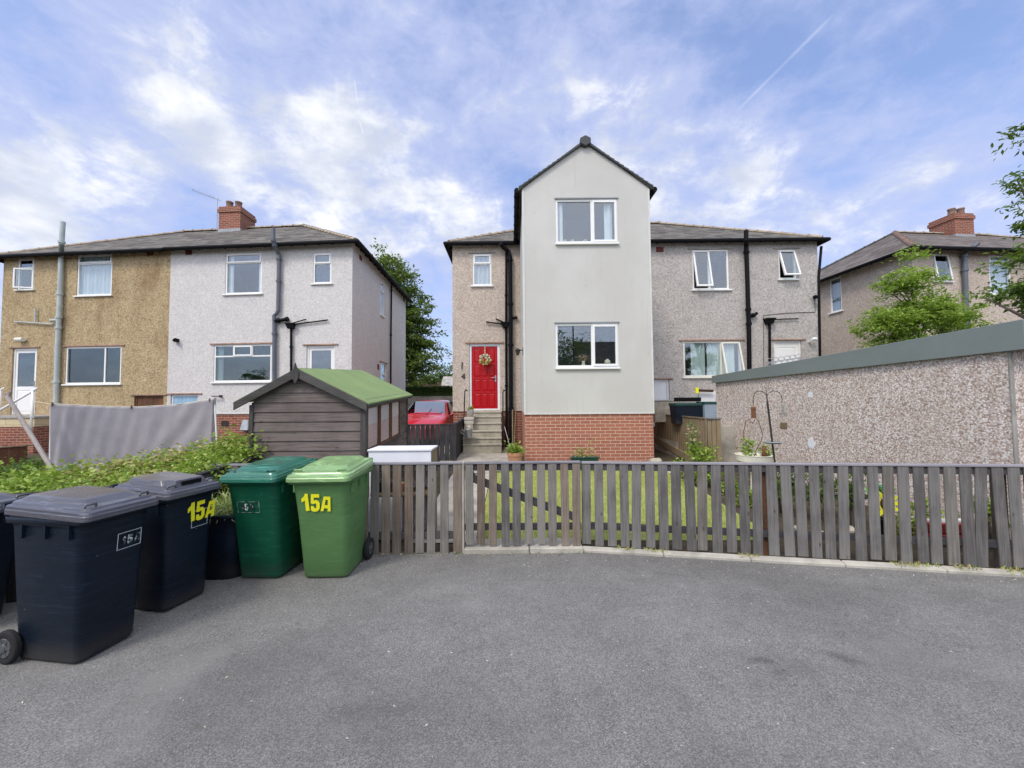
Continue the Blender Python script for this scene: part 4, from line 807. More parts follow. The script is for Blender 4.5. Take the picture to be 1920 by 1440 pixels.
# right fence
NR = FN; zb = lambda u: .055; zt_ = lambda u: hy(1091, 869.5, FT0.y).z + (hy(1920, 876, 3.71).z-hy(1091, 869.5, FT0.y).z)*u/(FT1-FT0).length
root = thing('picket_fence', 'dark grey stained picket fence along the concrete kerb right of the gate', 'fence', (2.9, 4.06, 0))
u0 = plane_uz(1100, 950, FT0, FD)[0]; us = [u0+.1385*k-.00014*k*k for k in range(42)]
pickets(root, FT0, FD, us, .098, zb, zt_, NR, lambda i: 'fence_grey' if i in (9, 22, 26) else 'fence_wood', lean=.012)
A, B = FT0+FD*(us[0]-.05), FT0+FD*(us[-1]+.05)
beam(root, 'rail', A, B, NR, -.045, -.001, zt_(0)-.075, zt_(0)-.004, zt_(us[-1])-.075, zt_(us[-1])-.004, 'rail_dark'); beam(root, 'rail', A, B, NR, -.045, -.001, .225, .295, .235, .305, 'rail_dark')
beam(root, 'cap_rail', A, B, NR, -.05, .022, zt_(0)+.001, zt_(0)+.022, zt_(us[-1])+.001, zt_(us[-1])+.022, 'rail_cap')
for u in (us[0], plane_uz(1434, 940, FT0, FD)[0], plane_uz(1890, 940, FT0, FD)[0]):
    b = MB(); c = FT0+FD*u; q = [c-FD*.038-NR*.046, c+FD*.038-NR*.046, c+FD*.038-NR*.12, c-FD*.038-NR*.12]; b.hexa([(*p.xy, -.05) for p in q]+[(*p.xy, zt_(u)-.003) for p in q]); b.build('post', MAT['wood_brown' if 1 < u < 3 else 'fence_brown'], root)
# low side fence behind the black bins
SP = [Vector((-3.28, 5.05, 0)), Vector((-3.26, 3.98, 0)), Vector((-3.85, 3.50, 0)), Vector((-5.6, 2.95, 0))]; zs = [.99, .94, .90, .90]
root = thing('boundary_fence', 'low dark stained fence behind the black bins, holding back the shrubs', 'fence', (-3.6, 3.6, 0))
for i in range(3):
    a, b_ = SP[i], SP[i+1]; Dr = (b_-a).normalized(); Nn = Vector((-Dr.y, Dr.x, 0)) if i else Vector((1, 0, 0)); L = (b_-a).length; n = int(L/.125)
    if Nn.x < 0: Nn = -Nn
    zz = lambda u, i=i, L=L: zs[i]+(zs[i+1]-zs[i])*u/L
    pickets(root, a, Dr, [.06+.125*k for k in range(n)], .095, lambda u: .01, zz, Nn, 'fence_dark')
    beam(root, 'rail', a, b_, Nn, .018, .06, zs[i]-.07, zs[i]-.005, zs[i+1]-.07, zs[i+1]-.005, 'fence_dark'); beam(root, 'cap_rail', a, b_, Nn, -.02, .065, zs[i]+.001, zs[i]+.024, zs[i+1]+.001, zs[i+1]+.024, 'fence_dark')
# ------------------------------------------------------------------ wheelie bins
def rrect(w_, y0, y1, z, r=.06, n=4, taper=0):
    out = []
    for (cx, cy, a0) in ((w_-r, y1-r, 0), (-w_+r, y1-r, pi/2), (-w_+r, y0+r, pi), (w_-r, y0+r, 1.5*pi)):
        for k in range(n+1): a = a0+pi/2*k/n; out.append((cx+r*math.cos(a), cy+r*math.sin(a), z))
    return out
TXT = {}
def text_mesh(name, s, size, m, parent, loc, rot, extr=.0012, shear=0, space=1., offs=.0):
    cu = bpy.data.curves.new(name, 'FONT'); cu.body = s; cu.size = size; cu.extrude = extr; cu.align_x = 'CENTER'; cu.align_y = 'CENTER'; cu.shear = shear; cu.space_character = space; cu.offset = offs
    o = bpy.data.objects.new(name, cu); C.objects.link(o); dg = bpy.context.evaluated_depsgraph_get(); me = bpy.data.meshes.new_from_object(o.evaluated_get(dg)); me.materials.clear(); me.materials.append(m)
    C.objects.unlink(o); bpy.data.objects.remove(o); o2 = bpy.data.objects.new(name, me); C.objects.link(o2); o2.parent = parent; o2.location = loc; o2.rotation_euler = rot; return o2
def wheelie(label, loc, rz, col, lid, style=0, sx=1., h=1.0, sy=1., fb=0.):
    t = thing('wheelie_bin', label, 'wheelie bin', loc, 'wheelie bins by the fences', rz); F = lambda x_, y_, z_: (x_*sx, y_*sy, z_*h)
    b = MB(F); b.rings([rrect(.205, -.155-fb, .285, .012, .05), rrect(.213, -.17-fb, .295, .03, .055), rrect(.238, -.245-fb*.45, .325, .55, .065), rrect(.256, -.305, .335, .86, .07), rrect(.262, -.318, .34, .89, .07), rrect(.285, -.345, .352, .895, .05), rrect(.285, -.345, .352, .935, .05)])
    body = b.build('body', MAT[col], t, smooth=True, bevel=0)
    for p in body.data.polygons: p.use_smooth = abs(p.normal.z) < .6
    for s in (-1, 1):       # ribs under the rim on both sides
        b = MB(F)
        for yy in (-.22, -.02, .18): b.box(s*.27-.012, s*.27+.012, yy-.006, yy+.006, .80, .893)
        b.box(s*.27-.008, s*.27+.008, -.23, .19, .885, .892)
        b.build('side_ribs', MAT[col], t)
    b = MB(F); s4 = .012
    rs = [rrect(.292, -.368, .352, .915, .045), rrect(.292, -.368, .352, .945, .045), rrect(.287, -.362, .352, .950, .045), rrect(.284, -.358, .352, .968, .045), rrect(.262, -.335, .34, .975, .05), rrect(.255, -.325, .335, .990, .05)]
    rs = [[(x_, y_, z_+.05*(y_+.36)) for x_, y_, z_ in r_] for r_ in rs]
    if style == 1: top = [rrect(.20, -.20, .30, .996, .05), rrect(.18, -.16, .28, 1.035, .05)]
    else: top = [rrect(.225, -.27, .32, .996, .06), rrect(.195, -.20, .29, 1.022, .06), rrect(.16, -.16, .25, 1.026, .05)]
    rs += [[(x_, y_, z_+.05*(y_+.36)) for x_, y_, z_ in r_] for r_ in top]
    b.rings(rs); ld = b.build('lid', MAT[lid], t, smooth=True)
    for p in ld.data.polygons: p.use_smooth = False
    ld.modifiers.new('bevel', 'BEVEL').width = .004; ld.modifiers['bevel'].segments = 2; ld.modifiers['bevel'].limit_method = 'ANGLE'; ld.modifiers['bevel'].angle_limit = R(20)
    for s in (-1, 1):
        b = MB(F); b.tube([(s*.165, -.30, .985), (s*.165, -.30, 1.012), (s*.235, -.295, 1.012), (s*.235, -.295, .985)], .009, 8); b.build('lid_handle', MAT[lid], ld, smooth=True)
    if style == 1: b = MB(F); b.hexa([(-.17, -.30, .99), (.17, -.30, .99), (.17, -.15, 1.0), (-.17, -.15, 1.0), (-.14, -.27, 1.045), (.14, -.27, 1.045), (.14, -.16, 1.05), (-.14, -.16, 1.05)]); b.box(-.1, .1, -.302, -.285, 1.0, 1.035, 1); b.build('lid_grip', [MAT[lid], MAT['black_plastic']], ld, bevel=.003)
    b = MB(F); b.tube([(-.25, .35, .93), (-.25, .40, 1.0), (.25, .40, 1.0), (.25, .35, .93)], .016, 10); b.tube([(-.2, .352, .985), (-.2, .40, 1.0)], .014, 8); b.tube([(.2, .352, .985), (.2, .40, 1.0)], .014, 8); b.build('handle', MAT[col], t, smooth=True)
    b = MB(F); b.tube([(-.25, .30, .105), (.25, .30, .105)], .012, 8); b.build('axle', MAT['galv'], t)
    for s in (-1, 1):
        b = MB(F)
        prof = [(.035, -.022), (.07, -.022), (.078, -.026), (.098, -.024), (.105, -.012), (.105, .012), (.098, .024), (.078, .026), (.07, .022), (.035, .022)]
        b.rings([[(s*.252+d_, .30+r_*math.cos(2*pi*k/28), .105+r_*math.sin(2*pi*k/28)) for k in range(28)] for r_, d_ in prof]); wh = b.build('wheel', MAT['tyre'], t, smooth=False, bevel=.003)
        b = MB(F); b.rings([[(s*(.252+dx), .30+r_*math.cos(2*pi*k/20), .105+r_*math.sin(2*pi*k/20)) for k in range(20)] for r_, dx in ((.062, .020), (.058, .026), (.03, .022), (.024, .034), (.001, .036))])
        for k in range(6): a = 2*pi*k/6; b.hexa([(s*.274, .30+.02*math.cos(a+.3), .105+.02*math.sin(a+.3)), (s*.274, .30+.06*math.cos(a+.1), .105+.06*math.sin(a+.1)), (s*.274, .30+.06*math.cos(a-.1), .105+.06*math.sin(a-.1)), (s*.274, .30+.02*math.cos(a-.3), .105+.02*math.sin(a-.3)),
            (s*.281, .30+.02*math.cos(a+.3), .105+.02*math.sin(a+.3)), (s*.281, .30+.06*math.cos(a+.1), .105+.06*math.sin(a+.1)), (s*.281, .30+.06*math.cos(a-.1), .105+.06*math.sin(a-.1)), (s*.281, .30+.02*math.cos(a-.3), .105+.02*math.sin(a-.3))])
        b.build('hub', MAT['hub'], wh)
    return t
TILT = R(90)+math.atan(.13/.83)     # the front face leans back towards its foot
def fy(z, sy=1., fb=0.): return (-.245-fb*.45-(z-.55)*(.06-fb*.45)/.31)*sy - .004
GLY = {'1': [[(.30, 0), (.62, 0), (.62, 1), (.36, 1), (.28, .86), (.02, .74), (.02, .52), (.30, .62)]],
  '5': [[(.02, .06), (.02, .30), (.28, .30), (.30, .20), (.40, .17), (.50, .20), (.50, .42), (.42, .47), (.30, .44), (.26, .42), (.02, .46), (.04, 1), (.76, 1), (.76, .80), (.28, .80), (.28, .62), (.42, .66), (.64, .62), (.80, .48), (.80, .18), (.64, .02), (.40, -.03), (.18, -.01)]],
  'A': [[(0, 0), (.24, 1), (.66, 1), (.66, .78), (.42, .78), (.26, 0)], [(.66, 1), (.82, 1), (.88, 0), (.62, 0), (.62, .78), (.66, .78)], [(.30, .20), (.36, .42), (.62, .42), (.62, .20)]]}
def sticker(t, s, x0, z0, hgt, wd, m='yellow', gap=.0, sy=1., fb=0., rots=(0, 0, 0), szs=(1, 1, .86), name='number_sticker', sx=1.):
    x = x0
    for k, ch in enumerate(s):
        hh = hgt*szs[k]; ww = wd; b = MB()
        for pl_ in GLY[ch]:
            pts = []
            for (u, v) in pl_:
                a = rots[k]; dx, dz = u*ww*sx, v*hh; X_ = x+dx*math.cos(a)-dz*math.sin(a); Z_ = z0+dx*math.sin(a)+dz*math.cos(a)+.06*dz*0; pts.append((X_+dz*.05, fy(Z_, sy, fb), Z_))
            b.ext(pts, (0, -.0018, 0))
        b.build(name, MAT['worn_faint' if (m == 'worn_white' and ch != '5') else m], t); x += ww*sx*(.70 if ch == '1' else .86)+gap
def outline(t, x0, x1, z0, z1, wd=.004, m='sticker_line', sy=1., fb=0.):
    b = MB(lambda x_, y_, z_: (x_, fy(z_, sy, fb)+y_+.002, z_)); border(b, x0, x1, z0, z1, wd, 0, .0015); b.build('label_outline', MAT[m], t)
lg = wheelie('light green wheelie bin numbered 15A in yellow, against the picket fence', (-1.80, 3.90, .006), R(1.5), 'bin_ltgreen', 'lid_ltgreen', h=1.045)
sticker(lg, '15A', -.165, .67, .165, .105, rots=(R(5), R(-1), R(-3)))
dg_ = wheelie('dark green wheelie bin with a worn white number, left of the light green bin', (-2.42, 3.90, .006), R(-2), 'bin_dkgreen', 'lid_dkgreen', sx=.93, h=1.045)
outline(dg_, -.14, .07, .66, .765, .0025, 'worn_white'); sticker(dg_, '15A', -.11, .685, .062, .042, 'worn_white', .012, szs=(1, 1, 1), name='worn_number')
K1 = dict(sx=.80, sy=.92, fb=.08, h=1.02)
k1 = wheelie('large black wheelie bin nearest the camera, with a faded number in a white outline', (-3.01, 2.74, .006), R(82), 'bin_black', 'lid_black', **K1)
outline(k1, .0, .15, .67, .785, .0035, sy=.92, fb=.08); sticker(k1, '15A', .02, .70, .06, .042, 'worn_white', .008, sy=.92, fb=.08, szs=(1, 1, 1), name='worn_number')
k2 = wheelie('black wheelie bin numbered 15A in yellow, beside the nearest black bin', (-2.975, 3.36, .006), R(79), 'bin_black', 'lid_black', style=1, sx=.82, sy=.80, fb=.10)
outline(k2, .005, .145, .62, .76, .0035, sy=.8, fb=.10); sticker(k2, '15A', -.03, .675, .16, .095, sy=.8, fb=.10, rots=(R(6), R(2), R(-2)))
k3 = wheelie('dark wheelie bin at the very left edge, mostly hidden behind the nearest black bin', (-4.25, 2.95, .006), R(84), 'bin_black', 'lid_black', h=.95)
# cut-down bin used as a tub
t = thing('planter_tub', 'black cut-down bin used as a tub of variegated grass beside the dark green bin', 'planter', (-2.87, 3.98, .006))
b = MB(); c0 = (-2.87, 3.98)
b.rings([[(c0[0]+x_*.9, c0[1]+y_-.05, z_) for x_, y_, z_ in r_] for r_ in (rrect(.25, -.2, .25, .01, .13, 6), rrect(.285, -.24, .27, .40, .14, 6), rrect(.31, -.26, .29, .60, .14, 6), rrect(.32, -.27, .30, .602, .14, 6), rrect(.32, -.27, .30, .625, .14, 6), rrect(.29, -.24, .27, .626, .12, 6), rrect(.285, -.235, .265, .56, .12, 6))])
tb = b.build('tub', MAT['bin_black'], t, smooth=True); b = MB(); b.box(-3.02, -2.80, 3.6795, 3.684, .30, .31); b.F = I3
b = MB(lambda x_, y_, z_: (x_, 3.715+y_-.058*(z_-.4), z_)); border(b, -3.06, -2.80, .40, .52, .004, -.02, -.012); b.build('label_outline', MAT['sticker_line'], t)
n = 420; q = np.stack([RS.normal(c0[0], .11, n), RS.normal(c0[1], .11, n), np.full(n, .58)], 1); dd = np.stack([RS.normal(0, .7, n), RS.normal(0, .7, n)-.15, RS.uniform(.3, 1.5, n)], 1)
q2 = q+dd/np.linalg.norm(dd, axis=1, keepdims=True)*.12; d2 = dd.copy(); d2[:, 2] -= 1.0
leaves('foliage', np.concatenate([q, q2]), .16, MAT['grass_var'], t, dirs=np.concatenate([dd, d2]), aspect=.07)
# ------------------------------------------------------------------ garage
GA = hy(1344.5, 800, 9.2); GB = hy(1898, 760, 4.3); GA.z = GB.z = 0; gd = (GB-GA).normalized(); gn = Vector((gd.y, -gd.x, 0)); gn = gn if gn.dot(-GA) > 0 else -gn; gl = (GB-GA).length
def gpz(px, py, off_): a, z = plane_uz(px, py, GA+gn*off_, gd); return z
zA0, zB0, zA1, zB1 = gpz(1344, 718, .05), gpz(1900, 656, .05), gpz(1342, 704.5, .05), gpz(1905, 601.5, .05)
root = thing('garage', 'prefabricated concrete garage with a pebble-faced side wall and grey-green roof trim', 'garage', (GB.x+1, 6.5, 0)); Gf = lambda a, d_, z: tuple(GA+gd*a-gn*d_+Vector((0, 0, z)))
b = MB(Gf); lin = lambda a, p, q: p+(q-p)*a/gl
for i in range(8):
    a0, a1 = gl*i/8, gl*(i+1)/8-.0
    b.hexa([(a0, 0, -.1), (a1, 0, -.1), (a1, .06, -.1), (a0, .06, -.1), (a0, 0, lin(a0, zA0, zB0)+.05), (a1, 0, lin(a1, zA0, zB0)+.05), (a1, .06, lin(a1, zA0, zB0)+.05), (a0, .06, lin(a0, zA0, zB0)+.05)])
b.build('side_wall', MAT['pebble_panel'], root)
b = MB(Gf); b.box(-.02, .0, .02, 2.6, -.1, zA0+.03); b.build('rear_wall', MAT['pebble_panel'], root)
b = MB(Gf); b.box(gl-.01, gl+.012, -.012, .035, -.1, zB0+.03); b.build('corner_post', MAT['capping'], root, bevel=.006)
b = MB(Gf); b.box(gl-.02, gl+.010, .036, .55, -.1, zB0+.05); b.build('front_pier', MAT['pebble_panel'], root); b = MB(Gf); b.box(gl-.01, gl+.02, .56, 2.5, 0, 2.05); b.build('garage_door', MAT['fascia_green'], root)
b = MB(Gf); b.hexa([(-.05, -.06, zA0), (gl+.16, -.06, zB0-.004), (gl+.16, -.04, zB0-.004), (-.05, -.04, zA0), (-.05, -.07, zA1), (gl+.16, -.07, zB1+.006), (gl+.16, -.03, zB1+.006), (-.05, -.03, zA1)])
b.box(gl*.27, gl*.27+.004, -.074, -.06, 0, 0) if False else None
b.build('fascia', MAT['fascia_green'], root, bevel=.004)
b = MB(Gf); aj = gl*.33; b.hexa([(aj, -.066, lin(aj, zA0, zB0)+.004), (aj+.012, -.066, lin(aj, zA0, zB0)+.004), (aj+.012, -.06, lin(aj, zA0, zB0)), (aj, -.06, lin(aj, zA0, zB0)), (aj, -.076, lin(aj, zA1, zB1)-.002), (aj+.012, -.076, lin(aj, zA1, zB1)-.002), (aj+.012, -.06, lin(aj, zA1, zB1)), (aj, -.06, lin(aj, zA1, zB1))]); b.build('fascia_joint', MAT['fascia_green'], root)
b = MB(Gf); b.hexa([(-.05, -.03, zA1-.07), (gl+.15, -.03, zB1-.07), (gl+.15, 2.7, zB1-.12), (-.05, 2.7, zA1-.12), (-.05, -.03, zA1-.02), (gl+.15, -.03, zB1-.02), (gl+.15, 2.7, zB1-.05), (-.05, 2.7, zA1-.05)]); b.build('roof', MAT['capping'], root)
b = MB(Gf); b.hexa([(gl+.14, -.035, zB0), (gl+.16, -.035, zB0), (gl+.16, 2.7, zB0), (gl+.14, 2.7, zB0), (gl+.14, -.035, zB1), (gl+.16, -.035, zB1), (gl+.16, 2.7, zB1-.03), (gl+.14, 2.7, zB1-.03)]); b.build('front_fascia', MAT['fascia_green'], root)
for (px, py, w2, h2) in ((1521, 831, .075, .10), (1520, 740, .06, .055)):
    a, z = plane_uz(px, py, GA, gd); b = MB(Gf); b.ext([(a+w2*math.cos(2*pi*k/11)*random.uniform(.75, 1.1), -.004, z+h2*math.sin(2*pi*k/11)*random.uniform(.8, 1.1)) for k in range(11)], (0, .006, 0)); b.build('filler_patch', MAT['white_paint'], root)
# ------------------------------------------------------------------ feather-edge fence by the house corner
p1 = hy(1326, 860, 8.2); p0 = hy(1227, 800, 11.2); p1.z = p0.z = 0; fd_ = (p0-p1).normalized(); fn_ = Vector((-fd_.y, fd_.x, 0)); fn_ = fn_ if fn_.x < 0 else -fn_
root = thing('board_fence', 'pale brown feather-board fence between the brick extension and the garage', 'fence', (4.2, 9, .1)); L = (p0-p1).length; n = int(L/.105)
zt2 = lambda u: hy(1326, 786, 8.2).z+(hy(1227, 777, 11.2).z-hy(1326, 786, 8.2).z)*u/L
b = MB()
for i in range(n):
    c = p1+fd_*(.105*i+.05); q = [c-fd_*.055, c+fd_*.055]; z1 = zt2(.105*i)
    b.hexa([(*(q[0]+fn_*.018).xy, .30), (*(q[1]+fn_*.006).xy, .30), (*(q[1]-fn_*.004).xy, .30), (*(q[0]-fn_*.002).xy, .30), (*(q[0]+fn_*.018).xy, z1), (*(q[1]+fn_*.006).xy, z1), (*(q[1]-fn_*.004).xy, z1), (*(q[0]-fn_*.002).xy, z1)])
b.build('boards', MAT['feather_board'], root)
beam(root, 'gravel_board', p1, p0, fn_, .0, .04, .12, .29, .45, .62, 'feather_board'); beam(root, 'cap_rail', p1, p0, fn_, -.03, .03, zt2(0)+.002, zt2(0)+.03, zt2(L)+.002, zt2(L)+.03, 'feather_board')
xe = hy(1351, 830, 8.2).x
for i, (xa_, xb_) in enumerate(((p1.x+.02, p1.x+.10), (p1.x+.11, p1.x+.19), (p1.x+.20, xe))): b = MB(); b.box(xa_, xb_, 8.18-.006*i, 8.22, .05, zt2(0)); b.build('post', MAT['feather_board'], root)
b = MB(); b.box(p1.x, xe+.02, 8.15, 8.24, zt2(0)+.003, zt2(0)+.03); b.build('cap', MAT['rail_cap'], root)
# raised patio behind it
b = MB(); b.box(4.35, 9.5, 8.6, 11.7, -.1, 1.06); b.box(4.1, 4.349, 9.6, 11.7, -.1, .6); struct(b.build('patio', MAT['concrete']))
def boxobj(name, label, cat, px0, px1, py0, py1, Y, dp, m, zbase=None, extra=None, group=None, bev=.01, taper=0):
    a, c_ = hy(px0, py1, Y), hy(px1, py0, Y); b = MB(); z0 = a.z if zbase is None else zbase
    b.hexa([(a.x+taper, Y+taper, z0), (c_.x-taper, Y+taper, z0), (c_.x-taper, Y+dp-taper, z0), (a.x+taper, Y+dp-taper, z0), (a.x, Y, c_.z), (c_.x, Y, c_.z), (c_.x, Y+dp, c_.z), (a.x, Y+dp, c_.z)])
    t = thing(name, label, cat, (a.x, Y, z0), group); b.build('body', MAT[m], t, bevel=bev)
    if extra: extra(t, a.x, c_.x, z0, c_.z, Y, dp)
    return t
def lidx(m, k=.05, o=.015):
    def f(t, x0, x1, z0, z1, Y, dp): b = MB(); b.box(x0-o, x1+o, Y-o, Y+dp+o, z1-.01, z1+k); b.build('lid', MAT[m], t, bevel=.012)
    return f
boxobj('storage_box', 'weathered grey-green wooden box beside the white hatch door', 'box', 1228, 1266, 752, 776, 10.3, .5, 'stone', 1.06, lidx('capping', .03), bev=.006)
boxobj('recycling_box', 'black recycling box with a dark green lid standing behind the board fence', 'box', 1268, 1320, 760, 790, 9.3, .4, 'bin_black', 1.07, lidx('recycle_green', .06), taper=.03)
boxobj('storage_box', 'small black crate on top of the green-lidded recycling box', 'box', 1273, 1315, 745, 753, 9.38, .3, 'black_plastic', None, None, bev=.01)
boxobj('storage_box', 'blue-grey ribbed plastic box between the recycling box and the garage', 'box', 1322, 1350, 757, 790, 9.2, .4, 'box_blue', 1.07, lidx('recycle_green', .05), taper=.02)
boxobj('cupboard', 'white painted cupboard standing near the garage end under the toy tools', 'cupboard', 1312, 1342, 733, 760, 10.9, .4, 'white_paint', 1.07)
b = MB(); q = hy(1308, 732, 10.8); q2 = hy(1337, 733, 10.8); b.tube([q, q2], .035, 8); b.tube([q+Vector((-.02, 0, -.08)), q+Vector((-.02, 0, .08))], .05, 10, 1); solo(b, 'power_tool', [MAT['brown_dark'], MAT['yellow']], tuple(q), 'yellow and brown garden tool lying on the white cupboard', 'tool')
# iron railing in front of the neighbour's door
b = MB(); Yr = 9.9
for (px, py) in ((1440, 677), (1500, 668)): q = hy(px, py, Yr); b.tube([(q.x, Yr, 1.06), (q.x, Yr, q.z)], .012, 6)
q0, q1 = hy(1438, 680, Yr), hy(1503, 670, Yr); b.tube([q0, q1], .012, 6); b.tube([q0+Vector((0, 0, -.5)), q1+Vector((0, 0, -.5))], .01, 6)
for k in range(6):
    c = q0.lerp(q1, (k+.5)/6); r_ = .085; b.tube([(c.x+r_*math.cos(a)*(1-.1*a/6), Yr, c.z+.03+r_*.8*math.sin(a)*(1-.1*a/6)) for a in np.linspace(0, 5.6, 14)], .008, 5)
    b.tube([(c.x, Yr, c.z-.5), (c.x, Yr, c.z)], .007, 5)
solo(b, 'iron_railing', MAT['galv'], (q0.x, Yr, 1.06), 'silver scrolled iron railing seen over the garage roof by the white door', 'railing', uv=False)
# ------------------------------------------------------------------ steps, handrails and things round the red door
st = MB(); zz = [1.35, 1.22, 1.04, .84, .66, .51]; yy = [11.5, 11.25, 11.0, 10.8, 10.6, 10.4]; root = thing('door_steps', 'flight of six worn concrete steps up to the red door', 'steps', (-1.0, 10.9, .2))
for i in range(6):
    x0, x1 = hy(868 if i > 2 else 876, 800, yy[i]).x, hy(940, 800, yy[i]).x; b = MB(); y1 = 11.78
    b.box(x0, x1, yy[i], y1 if i == 0 else yy[i-1]+.02, .15, zz[i]-.045); b.box(x0-.01, x1+.01, yy[i]-.025, y1 if i == 0 else yy[i-1]-.002, zz[i]-.044, zz[i]); b.build('step', MAT['steps'], root, bevel=.008)
def polepx(name, label, cat, pts, r, m, n=8):
    P_ = [hy(*p) for p in pts]; b = MB(); b.tube(P_, r, n); return solo(b, name, MAT[m], tuple(P_[-1]), label, cat, uv=True)
polepx('handrail', 'dark iron grab rail left of the red door steps', 'handrail', [(876, 733, 11.3), (873, 730.5, 11.0), (871.5, 735, 10.9), (870, 780, 10.9), (869, 838, 10.9)], .018, 'metal_dark')
polepx('handrail', 'dark iron grab rail right of the red door, next to the drainpipes', 'handrail', [(948, 733, 11.3), (944.5, 731.5, 11.1), (943, 736, 11.0), (943, 790, 11.0), (943, 845, 11.0)], .018, 'metal_dark')
polepx('garden_tool', 'left of two pale wooden tool handles leaning beside the drainpipe', 'tool', [(961, 768, 11.2), (961.5, 842, 10.6)], .018, 'feather_board')
polepx('garden_tool', 'right of two pale wooden tool handles, against the extension side wall', 'tool', [(967, 771, 11.2), (964, 842, 10.6)], .018, 'feather_board')
b = MB(); a, c = hy(946, 800, 11.0), hy(956, 838, 10.5); b.tube([a, c], .012, 6); b.box(c.x-.12, c.x+.08, c.y-.02, c.y+.02, c.z-.04, c.z-.01); solo(b, 'rake', MAT['galv'], tuple(c), 'metal-handled rake leaning in the dark corner behind the drainpipes', 'rake')
t = thing('watering_can', 'galvanised watering can hanging low beside the steps', 'watering can', tuple(hy(879, 821, 10.35))); c = hy(878.5, 821, 10.35); b = MB(); b.lathe([(.001, 0), (.085, 0), (.09, .01), (.105, .22), (.11, .24), (.095, .24), (.09, .03)], tuple(c), 20); b.build('body', MAT['galv'], t, smooth=True)
b = MB(); b.tube([c+Vector((-.08, 0, .06)), c+Vector((-.22, -.03, .16))], [.02, .012], 8); b.tube([c+Vector((-.22, -.03, .16)), c+Vector((-.25, -.03, .18))], [.03, .035], 10); b.build('spout', MAT['galv'], t)
b = MB(); b.tube([c+Vector((.10*math.cos(a), 0, .24+.13*math.sin(a))) for a in np.linspace(0, pi, 9)], .008, 6); b.build('handle', MAT['galv'], t)
t = thing('plant_pot', 'pale grey square pot with a small plant beside the red door frame', 'plant pot', tuple(hy(882, 780, 11.0))); c = hy(882, 780, 11.0); b = MB(); b.hexa([(c.x-.07, c.y-.07, c.z), (c.x+.07, c.y-.07, c.z), (c.x+.07, c.y+.07, c.z), (c.x-.07, c.y+.07, c.z), (c.x-.09, c.y-.09, c.z+.18), (c.x+.09, c.y-.09, c.z+.18), (c.x+.09, c.y+.09, c.z+.18), (c.x-.09, c.y+.09, c.z+.18)]); b.build('pot', MAT['capping'], t, bevel=.008)
leaves('foliage', RS.normal(0, .035, (60, 3))+np.array((c.x+.01, c.y, c.z+.22)), .07, MAT['leaf_garden'], t)
c = hy(880, 795, 10.9); b = MB(); b.box(c.x-.13, c.x+.13, c.y-.1, c.y+.1, c.z, c.z+.10); b.box(c.x-.14, c.x+.14, c.y-.11, c.y+.11, c.z+.12, c.z+.19); b.box(c.x-.10, c.x+.10, c.y-.08, c.y+.08, c.z+.10, c.z+.12); b.box(c.x-.11, c.x+.11, c.y-.09, c.y+.09, .5, c.z); solo(b, 'pedestal', MAT['kerb'], (c.x, c.y, .5), 'pale stone pedestal under the square pot beside the steps', 'pedestal', bevel=.006)
c = hy(876, 806, 10.5); t = thing('flower_bunch', 'pale dried flowers tucked above the hanging watering can', 'flowers', tuple(c)); leaves('petals', RS.normal(0, .05, (70, 3))*np.array((1.3, .7, .9))+np.array(c), .06, MAT['cream'], t)
# wreath
wc = hy(909, 674, 11.72); t = thing('door_wreath', 'round wreath of cream and yellow flowers hanging on the red door', 'wreath', tuple(wc)); b = MB(); ring = [(wc.x+.115*math.cos(a), wc.y-.02, wc.z+.115*math.sin(a)) for a in np.linspace(0, 2*pi, 25)]; b.tube(ring, .045, 8); b.build('ring', MAT['wood_brown'], t, smooth=True)
A = RS.uniform(0, 2*pi, 420); rr = RS.normal(.115, .028, 420); cen = np.stack([wc.x+rr*np.cos(A), wc.y-.055-RS.uniform(0, .03, 420), wc.z+rr*np.sin(A)], 1)
low = np.sin(A) < -.1
leaves('flowers', cen[~low], .05, MAT['cream'], t, flat=1.5, aspect=.9); leaves('flowers', cen[low], .05, mat('gold_petal', lambda t_: bsdf(t_, t_.ramp(t_.n('ShaderNodeNewGeometry').outputs['Random Per Island'], [(.1, (.75, .68, .42)), (.5, (.72, .52, .12)), (.9, (.35, .4, .12))]), .7)), t, flat=1.5, aspect=.9)
b = MB(); b.box(wc.x-.008, wc.x+.008, 11.80, 11.805, wc.z+.10, wc.z+.42); b.build('ribbon', MAT['cream'], t)
# metal house number
for ch, px, py, sz in (('1', 866, 686, .30), ('4', 868.5, 706, .26)):
    q = hy(px, py, 11.775); o = text_mesh('house_number', ch, sz, MAT['metal_dark'], None, tuple(q), (R(90), R(4), 0), extr=.008); tag(o, 'tall dark metal figure one fixed to the wall left of the red door' if ch == '1' else 'dark metal figure four, the lower of the two beside the red door', 'number')
# lantern on the extension corner
q = hy(982, 658, 8.74); t = thing('wall_lantern', 'small black coach lantern on the left corner of the extension', 'lamp', tuple(q)); b = MB(); b.box(XA-.03, XA-.014, YE+.02, YE+.08, q.z-.09, q.z+.09); b.tube([(XA-.02, YE+.05, q.z+.02), (XA-.12, YE+.05, q.z+.03)], .012, 6); b.build('bracket', MAT['metal_dark'], t)
b = MB(); b.lathe([(.001, -.10), (.03, -.09), (.055, .02), (.07, .025), (.02, .07), (.001, .08)], (XA-.14, YE+.05, q.z), 6); b.build('lamp_head', MAT['metal_dark'], t)
